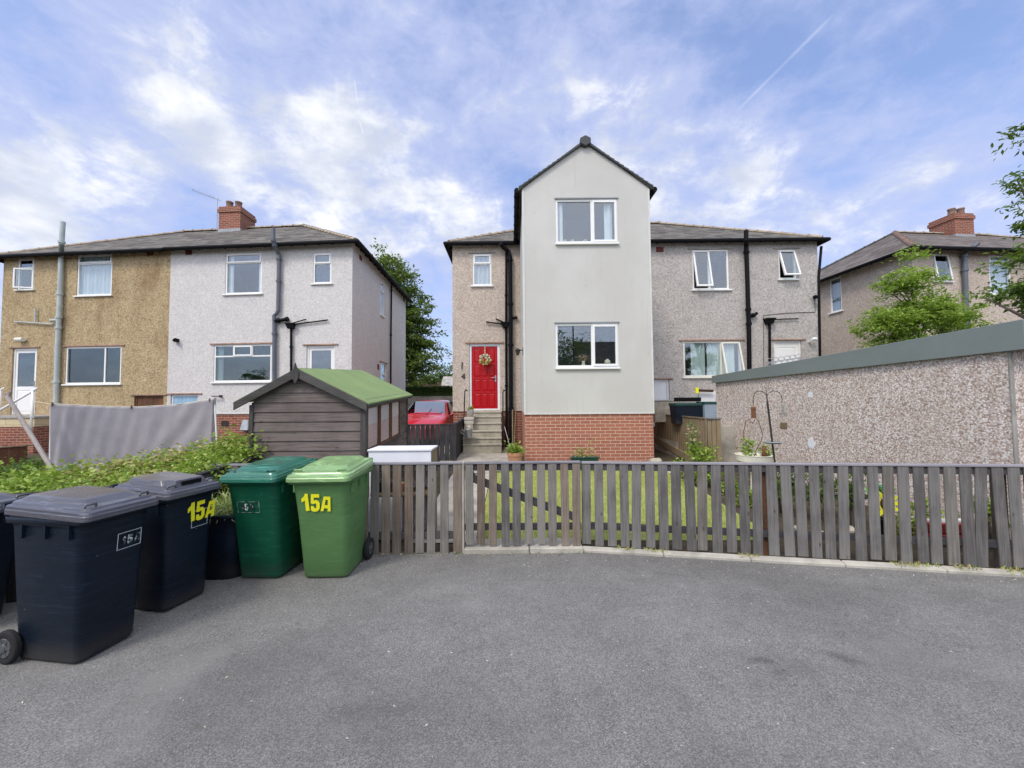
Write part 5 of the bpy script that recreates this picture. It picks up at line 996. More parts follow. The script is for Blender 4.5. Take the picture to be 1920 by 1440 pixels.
# ------------------------------------------------------------------ pots, stone, planters in the front garden
def pot(label, px, py0, py1, Y, r, m='terracotta', name='plant_pot', sx=1, prof=None, cat='plant pot'):
    top = hy(px, py0, Y); z0 = gz(0, Y); h = top.z-z0; t = thing(name, label, cat, (top.x, Y, z0)); b = MB(); prof = prof or [(.001, 0), (.68, 0), (.72, .02), (.92, .78), (1.0, .8), (1.02, 1.0), (.93, 1.0), (.88, .88), (.001, .88)]
    b.lathe([(p[0]*r, p[1]*h) for p in prof], (top.x, Y, z0), 24, 0, sx, 1); b.build('pot', MAT[m], t, smooth=False, bevel=.004); return t, top
def tuft(t, c, n, r, hgt, L, m, flat=.6, aspect=.5, name='foliage'):
    q = np.stack([RS.normal(c[0], r, n), RS.normal(c[1], r*.8, n), c[2]+np.abs(RS.normal(0, hgt, n))], 1); return leaves(name, q, L, MAT[m], t, flat=flat, aspect=aspect)
t, c = pot('terracotta pot with a leafy green plant at the foot of the extension corner', 965.5, 848, 870, 8.45, .17); tuft(t, c, 420, .085, .085, .07, 'leaf_garden')
tp_ = hy(1095, 856, 8.35); t = thing('trough_planter', 'long dark green trough of straggly yellow-green plants against the brick plinth', 'planter', (tp_.x, 8.35, .17)); b = MB(); b.hexa([(tp_.x-.24, 8.25, .17), (tp_.x+.24, 8.25, .17), (tp_.x+.24, 8.45, .17), (tp_.x-.24, 8.45, .17), (tp_.x-.29, 8.22, tp_.z), (tp_.x+.29, 8.22, tp_.z), (tp_.x+.29, 8.48, tp_.z), (tp_.x-.29, 8.48, tp_.z)]); b.box(tp_.x-.31, tp_.x+.31, 8.20, 8.235, tp_.z-.02, tp_.z+.012); b.build('trough', MAT['recycle_green'], t, bevel=.006)
q = np.concatenate([np.stack([RS.normal(tp_.x-.09, .07, 150), RS.normal(8.35, .05, 150), tp_.z+RS.uniform(0, .2, 150)], 1), np.stack([RS.normal(tp_.x+.15, .05, 60), RS.normal(8.35, .04, 60), tp_.z+RS.uniform(0, .40, 60)], 1), np.stack([RS.uniform(tp_.x-.27, tp_.x+.27, 90), RS.normal(8.35, .05, 90), tp_.z+RS.uniform(0, .05, 90)], 1)])
leaves('foliage', q, .05, MAT['leaf_yellow'], t); b = MB()
for (dx, hh) in ((-.1, .2), (.14, .42), (-.05, .16)): b.tube([(tp_.x+dx*.6, 8.35, tp_.z-.05), (tp_.x+dx, 8.35, tp_.z+hh)], .004, 5)
b.build('stems', MAT['bark'], t)
def rock(name, label, c, s, seed, m='stone'):
    rs_ = random.Random(seed); bm = bmesh.new(); bmesh.ops.create_icosphere(bm, subdivisions=3, radius=1)
    dirs = [Vector((rs_.gauss(0, 1), rs_.gauss(0, 1), rs_.gauss(0, 1))).normalized() for _ in range(9)]
    for v in bm.verts:
        k = min(1.0, *[.72/max(v.co.dot(d_), .01) for d_ in dirs]); v.co = Vector((v.co.x*s[0], v.co.y*s[1], v.co.z*s[2]))*k
    me = bpy.data.meshes.new(name); bm.to_mesh(me); bm.free(); me.materials.append(MAT[m]); o = bpy.data.objects.new(name, me); C.objects.link(o); o.location = c; return tag(o, label, 'stone')
c = hy(1227, 859, 8.35); rock('stone', 'rough pale stone at the right foot of the brick plinth', (c.x, 8.3, .30), (.17, .14, .15), 3)
for i, (px, py, Y, s) in enumerate(((1256, 868, 8.0, .09), (1290, 872, 7.9, .08), (1500, 985, 4.9, .07), (1535, 992, 4.8, .06), (1590, 990, 4.85, .08))):
    c = hy(px, py, Y); rock('stone', ['small brown stone on the soil right of the pale stone', 'small stone under the rose bush', 'pale stone edging behind the pickets, left of three', 'pale stone edging behind the pickets, middle of three', 'pale stone edging behind the pickets, right of three'][i], (c.x, Y, gz(0, Y)+s*.4), (s*1.3, s, s*.8), 20+i)
# rose bush and shrubs against the garage
def bush(label, c, rx, ry, rz, n, L, m, name='shrub', group=None, spread=.07, zb=None, shell=.35, aspect=.55, nc=None):
    zb = c[2]-rz if zb is None else zb; t = thing(name, label, 'shrub', (c[0], c[1], zb), group); pts, cs = clumps([(c[0], c[1], c[2], rx, ry, rz)], nc or max(8, n//26), 26, spread, shell, .7)
    pts = pts[pts[:, 2] > zb-.02]; leaves('foliage', pts, L, MAT[m], t, flat=.8, aspect=aspect); b = MB()
    for k in RS.choice(len(cs), min(7, len(cs)), False): q = Vector(cs[k]); b.tube([(c[0]+RS.normal(0, .03), c[1]+RS.normal(0, .03), zb-.03), ((c[0]+q.x)/2, (c[1]+q.y)/2, (zb+q.z)/2+.05), tuple(q)], [.012, .008, .003], 5)
    b.build('stems', MAT['bark'], t); return t
c = hy(1312, 862, 7.1); t = thing('rose_bush', 'rose bush with pinkish new shoots in front of the feather-board fence', 'shrub', (c.x, 7.1, .1))
p1_, _c = clumps([(c.x, 7.1, .42, .40, .35, .32), (c.x-.03, 7.1, .75, .20, .18, .22)], 60, 26, .06, .3, .7); p2_, _ = clumps([(c.x-.13, 7.1, 1.02, .09, .08, .26)], 12, 14, .03, .2, 1.2)
leaves('foliage', p1_, .075, MAT['leaf_garden'], t, flat=.9, aspect=.6); leaves('shoots', p2_, .06, MAT['leaf_rose'], t, flat=.9, aspect=.6); b = MB()
for k in range(9): q = Vector(_c[k*6]); b.tube([(c.x+.02*k-.1, 7.1, .1), tuple(q)], [.010, .004], 5)
b.tube([(c.x-.05, 7.1, .1), (c.x-.12, 7.1, .8), (c.x-.14, 7.1, 1.25)], [.010, .006, .003], 5); b.build('stems', MAT['bark'], t)
for i, (px, Y, zt, rx, lab) in enumerate(((1480, 5.3, .74, .26, 'evergreen shrub behind the pickets below the bird feeder pole'), (1535, 5.25, .78, .30, 'dark evergreen shrub behind the pickets, middle of the garage border'), (1590, 5.05, .80, .22, 'evergreen shrub behind the pickets left of the sunflower ornament'), (1850, 4.35, .70, .10, 'thin green plant behind the last pickets at the garage corner'), (1402, 5.9, .42, .22, 'low shrub at the foot of the white pedestal planter'), (1375, 6.6, .45, .3, 'low leafy shrub between the rose bush and the white planter'), (1700, 4.65, .42, .12, 'small green plant behind the pickets right of the sunflower ornament'), (1735, 4.6, .50, .09, 'small pale plant behind the pickets above the red trough'))):
    x_ = hy(px, 900, Y).x; bush(lab, (x_, Y, zt-.28), rx, .16, .28, 900 if rx > .2 else 300, .05, 'leaf_dark' if i < 3 else 'leaf_garden', spread=.05, zb=.02)
# sunflower ornament
c = hy(1661, 944, 4.75); t = thing('sunflower_ornament', 'yellow sunflower garden ornament in a black pot, seen through the pickets', 'ornament', (c.x, 4.75, .02)); b = MB()
for k in range(12): a = 2*pi*k/12; b.ext([(c.x+.04*math.cos(a-.3), 4.75, c.z+.04*math.sin(a-.3)), (c.x+.14*math.cos(a-.16), 4.745, c.z+.14*math.sin(a-.16)), (c.x+.17*math.cos(a), 4.74, c.z+.17*math.sin(a)), (c.x+.14*math.cos(a+.16), 4.745, c.z+.14*math.sin(a+.16)), (c.x+.04*math.cos(a+.3), 4.75, c.z+.04*math.sin(a+.3))], (0, .006, 0))
b.build('petals', MAT['yellow'], t); b = MB(); b.rings([[(c.x+r_*math.cos(2*pi*k/16), 4.75-d_, c.z+r_*math.sin(2*pi*k/16)) for k in range(16)] for r_, d_ in ((.075, 0), (.07, .02), (.03, .03))]); b.build('centre', MAT['brown_dark'], t)
b = MB(); b.tube([(c.x, 4.77, c.z), (c.x, 4.78, .2)], .008, 6); b.build('stem', MAT['recycle_green'], t); b = MB(); b.lathe([(.001, 0), (.07, 0), (.10, .18), (.085, .18), (.001, .15)], (c.x, 4.78, .02), 16); b.build('pot', MAT['black_plastic'], t)
leaves('leaves', RS.normal(0, .05, (60, 3))*np.array((1.6, .5, .6))+np.array((c.x-.02, 4.79, c.z+.15)), .10, mat('leaf_turq', lambda t_: bsdf(t_, t_.ramp(t_.n('ShaderNodeNewGeometry').outputs['Random Per Island'], [(.2, (.12, .42, .3)), (.8, (.2, .45, .1))]), .5)), t)
c = hy(1770, 1002, 4.5); t = thing('trough_planter', 'stacked dull red plastic troughs behind the pickets by the garage', 'planter', (c.x, 4.5, .02)); b = MB()
for k in range(2): z0 = .02+.13*k; b.hexa([(c.x-.23, 4.43, z0), (c.x+.2, 4.36, z0), (c.x+.22, 4.5, z0), (c.x-.21, 4.57, z0), (c.x-.26, 4.41, z0+.11), (c.x+.23, 4.33, z0+.11), (c.x+.25, 4.52, z0+.11), (c.x-.24, 4.60, z0+.11)])
b.build('trough', MAT['red_plastic'], t, bevel=.006); b = MB(); b.box(c.x-.2, c.x+.18, 4.42, 4.50, .262, .285); b.build('saucer', MAT['white_paint'], t)
# white pedestal planter, heart frame, bird feeder pole
tq = hy(1413, 852, 6.3); t = thing('pedestal_planter', 'white stone bowl planter on a slim pedestal, holding ivy and a wire heart', 'planter', (tq.x, 6.3, .1)); b = MB(); hb = tq.z
b.lathe([(.001, .0), (.15, .0), (.15, .06), (.06, .10), (.055, hb-.42), (.09, hb-.34), (.20, hb-.26), (.25, hb-.20), (.262, hb-.11), (.27, hb-.105), (.27, hb-.1), (.24, hb-.1), (.2, hb-.16), (.001, hb-.16)], (tq.x, 6.3, .1), 28); b.build('bowl', MAT['pot_white'], t, smooth=False, bevel=.003)
q = np.concatenate([np.stack([RS.normal(tq.x-.13, .05, 190), RS.normal(6.25, .05, 190), tq.z+RS.uniform(-.03, .26, 190)], 1), np.stack([RS.normal(tq.x+.17, .07, 130), RS.normal(6.25, .05, 130), tq.z+RS.normal(.06, .05, 130)], 1)]); leaves('foliage', q, .06, MAT['leaf_garden'], t)
b = MB(); hc = hy(1411, 800, 6.3)
for s in (-1, 1):
    pts = [(hc.x+.02, 6.3, tq.z-.03)]+[(hc.x+s*.155*math.sin(a)+.0, 6.3, tq.z+.62-.62*(1-math.sin(min(a, pi)/2))*0+(-.62+.62*a/pi*1.0) if False else tq.z+.60*(a/pi)**.9) for a in np.linspace(.25, 2.1, 8)]+[(hc.x+s*.10, 6.3, tq.z+.55), (hc.x+s*.05, 6.3, tq.z+.57), (hc.x, 6.3, tq.z+.50)]
    b.tube(pts, .006, 6)
b.build('heart_frame', MAT['rust'], t)
b = MB(); b.lathe([(.001, 0), (.03, 0), (.045, .07), (.03, .11), (.02, .16), (.001, .18)], (tq.x+.11, 6.2, tq.z-.02), 12); b.build('squirrel_figure', MAT['rust'], t, smooth=True)
Yp = 5.6; base = hy(1464, 959, Yp); base.z = .04; tipv = hy(1436, 730, Yp); t = thing('bird_feeder_pole', 'leaning black bird feeder pole with curved arms in front of the garage wall', 'bird feeder', tuple(base)); at = lambda f: base.lerp(tipv, f)
b = MB(); b.tube([at(0), at(.9)], .013, 8); b.tube([at(.9), at(1.02)], [.01, .002], 6); b.build('pole', MAT['metal_dark'], t)
dv = at(1)-at(0); b = MB()
for s, w2 in ((-1, .2), (1, .22)):
    c_ = at(.93); pts = [c_]+[c_+Vector((s*(w2/2-w2/2*math.cos(a)), 0, .10*math.sin(a)+(.0 if a < 2.6 else -.05*(a-2.6)))) for a in np.linspace(.2, 3.5, 12)]; b.tube(pts, .005, 6)
b.build('curved_arms', MAT['metal_dark'], t)
c_ = at(.56); b = MB(); b.lathe([(.001, 0), (.10, .0), (.12, .02), (.115, .025), (.001, .012)], (c_.x-.02, c_.y-.03, c_.z), 16); b.build('feeding_dish', MAT['galv'], t)
c_ = hy(1413, 780, Yp); b = MB(); b.lathe([(.001, 0), (.035, 0), (.035, .02), (.03, .02), (.03, .13), (.038, .13), (.03, .16), (.001, .165)], (c_.x, c_.y, c_.z-.03), 12); b.tube([(c_.x, c_.y, c_.z+.13), (c_.x+.005, c_.y, at(.93).z-.03)], .003, 5); b.build('hanging_feeder', MAT['rust'], t)
c_ = hy(1468, 765, Yp); b = MB(); b.box(c_.x-.035, c_.x+.035, c_.y-.03, c_.y+.03, c_.z-.13, c_.z+.03); b.box(c_.x-.05, c_.x+.05, c_.y-.04, c_.y+.04, c_.z+.03, c_.z+.04); b.tube([(c_.x, c_.y, c_.z+.04), (c_.x-.01, c_.y, at(.93).z-.04)], .003, 5); b.build('hanging_feeder', MAT['glass'], t)
c_ = hy(1470, 797, Yp); b = MB(); b.box(c_.x-.05, c_.x+.04, c_.y-.02, c_.y+.02, c_.z-.06, c_.z+.04); b.build('seed_block', MAT['feather_board'], t, bevel=.01)
# low cabinet behind the left fence
x0, x1 = hy(691, 860, 4.68).x, hy(808, 860, 4.68).x; zt = hy(740, 844, 4.68).z; t = thing('garden_cabinet', 'white open-fronted wooden cabinet behind the left picket fence', 'cabinet', (x0, 4.68, 0))
b = MB(); b.box(x0, x1, 4.68, 4.70, zt-.22, zt-.012); b.box(x0-.01, x1+.01, 4.665, 5.06, zt-.011, zt+.01); b.box(x0+.001, x0+.02, 4.705, 5.04, .02, zt-.012); b.box(x0, x1, 5.045, 5.055, .02, zt-.012); b.build('carcass', MAT['white_board'], t, bevel=.002)
b = MB(); b.box(x1-.022, x1+.003, 4.70, 5.045, .02, zt-.012); b.build('side_panel', MAT['feather_board'], t); b = MB(); b.box(x0+.021, x1-.023, 4.69, 5.04, .55, .575); b.build('shelf', MAT['feather_board'], t); b = MB(); b.box(x0, x1-.35, 4.682, 4.70, .03, .53); b.build('lower_panel', MAT['white_board'], t, bevel=.002)
for k, (fx, m_) in enumerate(((.16, 'black_plastic'), (.32, 'metal_dark'), (.47, 'terracotta'), (.62, 'red_plastic'))): 
    xx = x0+(x1-x0)*fx; b = MB(); b.lathe([(.001, 0), (.04, 0), (.055, .11), (.045, .11), (.001, .09)], (xx, 4.78, .576), 14); solo(b, 'plant_pot', MAT[m_], (xx, 4.78, .576), ['small black pot on the cabinet shelf', 'small dark metal pot on the cabinet shelf', 'small terracotta pot on the cabinet shelf', 'small red pot on the cabinet shelf'][k], 'plant pot')
# ------------------------------------------------------------------ dark board fence in front of the car
c0, c1 = hy(756, 830, 9.4), hy(852, 830, 9.4); c2 = hy(869.5, 830, 11.3); zt = hy(800, 796.5, 9.4).z; root = thing('board_fence', 'dark grey close-boarded fence between the shed and the steps, in front of the red car', 'fence', (-2, 9.4, .2))
n = int((c1.x-c0.x+1.0)/.118)
for i in range(n): x_ = c1.x-.06-.118*i; pickets(root, Vector((x_, 9.4, 0)), XR, [0], .110, lambda u: .2, lambda u: zt, NL, 'fence_dark', lean=.002)
beam(root, 'cap_rail', Vector((c0.x-1, 9.4, 0)), Vector((c1.x, 9.4, 0)), NL, -.04, .03, zt+.001, zt+.022, zt+.001, zt+.022, 'rail_dark')
b = MB(); b.box(c1.x-.04, c1.x+.05, 9.36, 9.45, .15, zt+.03); b.build('post', MAT['fence_dark'], root)
A, B = Vector((c1.x+.02, 9.46, 0)), Vector((c2.x, 11.3, 0)); Dr = (B-A).normalized(); Nn = Vector((Dr.y, -Dr.x, 0)); L = (B-A).length
pickets(root, A, Dr, [.08+.13*k for k in range(int(L/.13))], .11, lambda u: .2, lambda u: zt+.06*u/L, Nn, 'fence_dark'); beam(root, 'cap_rail', A, B, Nn, -.04, .03, zt+.002, zt+.022, zt+.065, zt+.085, 'rail_dark')
# ------------------------------------------------------------------ shed
YS0, YS1, DZ = 5.0, 7.0, .125; xL, xR = hy(471, 800, YS0).x, hy(683.5, 800, YS0).x; xA = hy(563, 700, YS0).x; root = thing('garden_shed', 'small dark-stained wooden shed with a green felt roof behind the green bins', 'shed', ((xL+xR)/2, YS0, 0))
zE = hy(684, 756, YS0).z; zEl = hy(449, 765, YS0).z+.05; zP = hy(563, 695, YS0).z
SF = lambda x_, y_, z_: (x_, y_, z_+DZ*(y_-YS0)/(YS1-YS0)*min(1, z_/1.0) if z_ > 0 else z_)
slope = (zP-zE)/(xR+.02-xA); zwall = zE+.02; b = MB(SF); nb_ = 13; bh = .125; z = .06; k = 0
def half(zc):   # inner half-width of the gable at height
    return (xL+.02, xR-.02) if zc <= zwall else (max(xL+.02, xA-(zP-.05-zc)/slope), min(xR-.02, xA+(zP-.05-zc)/slope))
while z < zP-.10:
    z1 = z+bh; a0, a1 = half(z); b0_, b1_ = half(min(z1, zP-.06)); 
    b.hexa([(a0, YS0-.016, z), (a1, YS0-.016, z), (a1, YS0+.01, z), (a0, YS0+.01, z), (b0_, YS0-.002, z1), (b1_, YS0-.002, z1), (b1_, YS0+.01, z1), (b0_, YS0+.01, z1)]); z = z1
b.build('front_cladding', MAT['shed_board'], root, bevel=.003)
b = MB(SF); z = .06
ws = []
X_ = xR
for (p0_, p1_) in ((687.5, 707.5), (711.5, 729), (732.5, 747)): ws.append((hx(p0_, 800, X_).y, hx(p1_, 800, X_).y))
wz0, wz1 = 1.045, zE-.055
while z < zwall:
    z1 = min(z+bh, zwall+.03)
    if z1 < wz0+.02: b.hexa([(xR-.01, YS0, z), (xR+.016, YS0, z), (xR+.016, YS1, z), (xR-.01, YS1, z), (xR-.01, YS0, z1), (xR+.002, YS0, z1), (xR+.002, YS1, z1), (xR-.01, YS1, z1)])
    else:
        for (s0_, s1_) in ((YS0, ws[0][0]-.02), (ws[-1][1]+.02, YS1)): b.hexa([(xR-.01, s0_, z), (xR+.016, s0_, z), (xR+.016, s1_, z), (xR-.01, s1_, z), (xR-.01, s0_, z1), (xR+.002, s0_, z1), (xR+.002, s1_, z1), (xR-.01, s1_, z1)])
    z = z1
b.box(xR-.01, xR+.006, ws[0][0]-.02, ws[-1][1]+.02, wz1+.002, zwall+.03); b.box(xL, xL+.02, YS0, YS1, .06, zwall); b.box(xL, xR, YS1-.02, YS1, .06, zwall); b.poly([(xL, YS1, zwall), (xR, YS1, zwall), (xA, YS1, zP-.03)])
b.build('side_cladding', MAT['shed_board'], root, bevel=.002)
b = MB(SF); b.box(xL-.012, xL+.038, YS0-.03, YS0-.004, .03, zE-.01); b.build('corner_post', MAT['shed_trim_v'], root, bevel=.003)
b = MB(SF); b.box(xR-.045, xR+.022, YS0-.03, YS0+.0, .03, zE-.01); b.box(xR+.003, xR+.022, YS0+.001, YS0+.05, .03, zE-.01); b.build('corner_post', MAT['shed_trim_v'], root, bevel=.003)
b = MB(SF); b.box(xR+.003, xR+.022, YS1-.05, YS1, .03, zE-.02); b.build('corner_post', MAT['shed_trim_v'], root, bevel=.003)
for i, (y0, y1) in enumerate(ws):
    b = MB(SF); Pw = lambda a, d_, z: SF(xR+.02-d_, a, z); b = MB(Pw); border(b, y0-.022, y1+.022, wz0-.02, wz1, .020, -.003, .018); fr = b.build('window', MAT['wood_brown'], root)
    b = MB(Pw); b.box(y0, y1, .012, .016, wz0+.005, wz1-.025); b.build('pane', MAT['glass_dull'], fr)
    zc = wz0+(wz1-wz0)*.56; b = MB(Pw); b.box(y0-.01, y1+.01, .019, .024, zc, wz1-.01); b.build('blind', MAT['backing_white'] if 'backing_white' in MAT else MAT['curtain'], fr); b = MB(Pw); b.box(y0-.01, y1+.01, .0195, .026, wz0-.01, zc-.003); b.build('lower_backing', MAT['backing_pink'], fr)  # flat backing right behind the pane: white upper part, pink lower part
b = MB(SF); b.box(xR+.0, xR+.04, ws[0][0]-.06, ws[-1][1]+.05, wz0-.045, wz0-.02); b.build('sill', MAT['shed_trim'], root)
ext_ = .07
b = MB(SF); xRo, xLo = hy(684.5, 756, YS0).x+.06, hy(448, 760, YS0).x; zRo = zP-(xRo-xA)*slope; slL = (zP-zEl)/(xA-xLo)
b.slab([(xA, YS0-.08, zP+.035), (xRo+.02, YS0-.08, zRo+.03), (xRo+.02, YS1+.08, zRo+.03), (xA, YS1+.08, zP+.035)], .02); b.slab([(xA, YS0-.08, zP+.036), (xLo-.02, YS0-.08, zEl+.03), (xLo-.02, YS1+.08, zEl+.03), (xA, YS1+.08, zP+.036)], .02); b.build('roof_felt', MAT['felt_green'], root)
for nm, xo, zo in (('l', xLo, zEl), ('r', xRo, zRo)):
    b = MB(SF); b.hexa([(xA, YS0-.105, zP-.085), (xo, YS0-.105, zo-.07), (xo, YS0-.083, zo-.07), (xA, YS0-.083, zP-.085), (xA, YS0-.105, zP+.03), (xo, YS0-.105, zo+.028), (xo, YS0-.083, zo+.028), (xA, YS0-.083, zP+.03)]); b.build('barge_board', MAT['shed_trim'], root, bevel=.003)
b = MB(SF); b.box(xRo-.01, xRo+.012, YS0-.08, YS1+.08, zRo-.03, zRo+.008); b.build('eaves_board', MAT['shed_trim'], root)
b = MB(SF); zc = hy(562, 699, YS0).z; b.ext([(xA-.045, YS0-.12, zc+.0), (xA-.04, YS0-.12, zc-.06), (xA, YS0-.12, zc-.14), (xA+.04, YS0-.12, zc-.06), (xA+.045, YS0-.12, zc+.0), (xA+.025, YS0-.12, zc+.05), (xA, YS0-.12, zc+.13), (xA-.025, YS0-.12, zc+.05)], (0, .014, 0)); b.build('finial', MAT['shed_trim_v'], root)
# ------------------------------------------------------------------ washing line, sheet, prop, tan house steps
tops = [(94, 757, 5.25), (140, 760, 5.4), (200, 762.5, 5.6), (262, 763, 5.8), (330, 759, 6.0), (400, 748.5, 6.2)]; TP = [hy(*p) for p in tops]
def along(f):
    k = min(int(f*5), 4); r_ = f*5-k; return TP[k].lerp(TP[k+1], r_)
b = MB(); nu_, nv = 120, 46
for j in range(nv+1):
    v = j/nv; row = []
    for i in range(nu_+1):
        u = i/nu_; p = along(u); drop = 1.22*v; fr_ = u; 
        fold = .011*v**.7*math.sin((u*7.0+.9*v*(.5-u))*2*pi*.62+1.0)+.008*v*math.sin(u*31+v*2.2)*math.exp(-((u-.06)/.16)**2)*2+.020*math.sin((u+v*.35-.1)*38)*math.exp(-((u-.86+v*.10)/.10)**2)*(.3+v)+.014*math.sin((u-v*.25)*44)*math.exp(-((u-.08-v*.22)/.09)**2)*(.3+v)+.003*math.sin(u*70+v*9)+.010*math.sin(u*4.1+v*2.6)*v
        row.append((p.x+.02*v*(.5-u), p.y+fold, p.z-drop))
    b.v += row
for j in range(nv):
    for i in range(nu_): b.f.append([j*(nu_+1)+i, j*(nu_+1)+i+1, (j+1)*(nu_+1)+i+1, (j+1)*(nu_+1)+i]); b.m.append(0)
sh = solo(b, 'bed_sheet', MAT['sheet_grey'], tuple(along(.5)), 'large grey sheet pegged out on the washing line', 'sheet', smooth=True, uv=False); sm = sh.modifiers.new('s', 'SOLIDIFY'); sm.thickness = .004
t = thing('washing_line', 'washing line and its thin white posts holding up the grey sheet', 'washing line', (TP[0].x, TP[0].y, 0)); b = MB(); b.tube([along(f)+Vector((0, 0, .004)) for f in np.linspace(0, 1, 21)], .005, 6); b.tube([hy(93, 757, 5.25), hy(60, 752, 5.2)], .004, 5); b.build('line', MAT['cream'], t)
a = TP[0]+Vector((-.02, .03, 0)); b = MB(); b.tube([(a.x+.03, a.y, 0), tuple(a)], .012, 8); b.build('post', MAT['upvc'], t)
a = TP[-1]+Vector((.0, .03, 0)); b = MB(); b.tube([(a.x, a.y, 0), (a.x, a.y, a.z+.02)], .018, 8); b.build('post', MAT['grey_plastic'], t); b = MB(); q = hy(413, 850, 6.1); b.tube([(a.x, a.y, a.z-.05), (q.x, 6.1, 0+.25)], .012, 8); b.build('strut', MAT['upvc'], t)
for k, f in enumerate((.02, .55, .98)): q = along(f); b = MB(); b.box(q.x-.006, q.x+.006, q.y-.012, q.y+.012, q.z-.03, q.z+.02); solo(b, 'clothes_peg', MAT['wood_brown'], tuple(q), ['clothes peg at the left end of the sheet', 'clothes peg at the middle of the sheet', 'clothes peg at the right end of the sheet'][k], 'peg')
P0_, P1_ = hy(99, 882, 4.75), hy(14, 744, 5.0); ext0 = P0_+(P0_-P1_)*.6; b = MB(); b.tube([ext0, P1_], .024, 10); b.tube([P1_+Vector((-.01, 0, -.02)), P1_+Vector((-.05, 0, .05))], .012, 6); b.tube([P1_+Vector((.01, 0, -.02)), P1_+Vector((.03, 0, .07))], .012, 6); solo(b, 'line_prop', MAT['prop_wood'], tuple(ext0), 'leaning weathered wooden clothes prop at the left edge', 'clothes prop')
# steps of the tan house
q = tan.uz(68, 790)[0]; Yt = 11.3; xr = hy(64, 800, Yt).x; root = thing('door_steps', 'brick and cream block steps with white rails under the tan house door', 'steps', (xr-1, 12, .2)); zt = hy(30, 781, Yt).z
b = MB(); b.box(xr-3.2, xr, Yt, 12.85, zt-.30, zt-.05); b.build('block_course', MAT['brick_cream'], root); b = MB(); b.box(xr-3.2, xr-.01, Yt+.01, 12.85, .1, zt-.301); b.build('brick_base', MAT['brick_old'], root); b = MB(); b.box(xr-3.25, xr+.03, Yt-.03, 12.85, zt-.05, zt); b.build('landing', MAT['capping'], root)
b = MB(); a0, a1 = hy(-60, 805, Yt), hy(70, 728, Yt); b.tube([a0, a1], .032, 8); q = hy(62, 733, Yt); b.tube([(q.x, Yt-.0, q.z), (q.x, Yt, zt-.6)], .035, 8); b.build('rail', MAT['upvc'], root, smooth=True); b = MB(); q = hy(1, 730, Yt+.9); b.tube([(q.x, Yt+.9, q.z), (q.x, Yt+.9, zt)], .03, 8); b.tube([hy(-40, 752, Yt+.9), hy(7, 728, Yt+.9)], .03, 8); b.build('rail', MAT['upvc'], root, smooth=True)
q0, q1 = hy(-60, 845, 7.2), hy(66, 835, 8.2); root = thing('board_fence', 'dark brown low fence below the tan house steps at the left edge', 'fence', (q1.x, 8.2, 0)); A, B = Vector((q0.x, 7.2, 0)), Vector((q1.x, 8.2, 0)); Dr = (B-A).normalized(); Nn = Vector((Dr.y, -Dr.x, 0)); L = (B-A).length
pickets(root, A, Dr, [.07+.145*k for k in range(int(L/.145))], .14, lambda u: .05, lambda u: q0.z+(q1.z-q0.z)*u/L, Nn, 'wood_brown', lean=0); beam(root, 'cap_rail', A, B, Nn, -.03, .04, q0.z, q0.z+.025, q1.z, q1.z+.025, 'feather_board')
# shrubs behind the low side fence
SHR = [(452, 826, 5.0, .36, 'leaf_garden', 'leafy yellow-green shrub against the left wall of the shed'), (415, 838, 5.05, .34, 'leaf_yellow', 'shrub with orange-tinted leaves just left of the shed'), (372, 848, 4.95, .38, 'leaf_garden', 'bright green shrub below the right end of the grey sheet'),
       (330, 852, 4.85, .36, 'leaf_yellow', 'pale shrub with reddish leaves below the right part of the sheet'), (285, 862, 4.75, .38, 'leaf_garden', 'green shrub below the middle of the grey sheet'), (240, 868, 4.7, .36, 'leaf_yellow', 'yellow and rust leaved shrub below the middle of the sheet'),
       (192, 876, 4.6, .38, 'leaf_yellow', 'cream-edged leafy shrub below the left part of the sheet'), (140, 884, 4.5, .40, 'leaf_garden', 'green shrub at the foot of the leaning clothes prop'), (85, 888, 4.4, .42, 'leaf_garden', 'broad green shrub left of the clothes prop foot'), (25, 892, 4.35, .42, 'leaf_garden', 'low green shrub at the left edge above the nearest black bin')]
for i, (px, py, Y, rz, m_, lab) in enumerate(SHR):
    c = hy(px, py, Y); bush(lab, (c.x, Y, c.z-rz+.05), .40, .42, rz, 3600, .058, m_, group='shrubs behind the low dark fence', spread=.075, zb=0.0, shell=.75, nc=130)
SH2 = [(300, 893, 4.1, .30, 'leaf_yellow', 'low pale foliage spilling towards the fence behind the two black bins'), (390, 868, 4.35, .28, 'leaf_garden', 'low green foliage in the corner of the dark fence'), (210, 905, 3.95, .30, 'leaf_garden', 'low bright foliage behind the second black bin'), (120, 912, 3.85, .30, 'leaf_garden', 'low feathery foliage behind the nearest black bin'), (30, 915, 3.8, .30, 'leaf_garden', 'low feathery foliage at the left edge behind the bins'), (65, 862, 6.2, .5, 'leaf_dark', 'darker bush by the brown fence under the tan house steps'), (20, 878, 5.6, .45, 'leaf_dark', 'dark bush at the left edge in front of the brown fence')]
for i, (px, py, Y, rz, m_, lab) in enumerate(SH2):
    c = hy(px, py, Y); bush(lab, (c.x, Y, c.z-rz+.05), .42, .30, rz, 3200, .052, m_, group='shrubs behind the low dark fence', spread=.07, zb=0.0, shell=.75, nc=120)
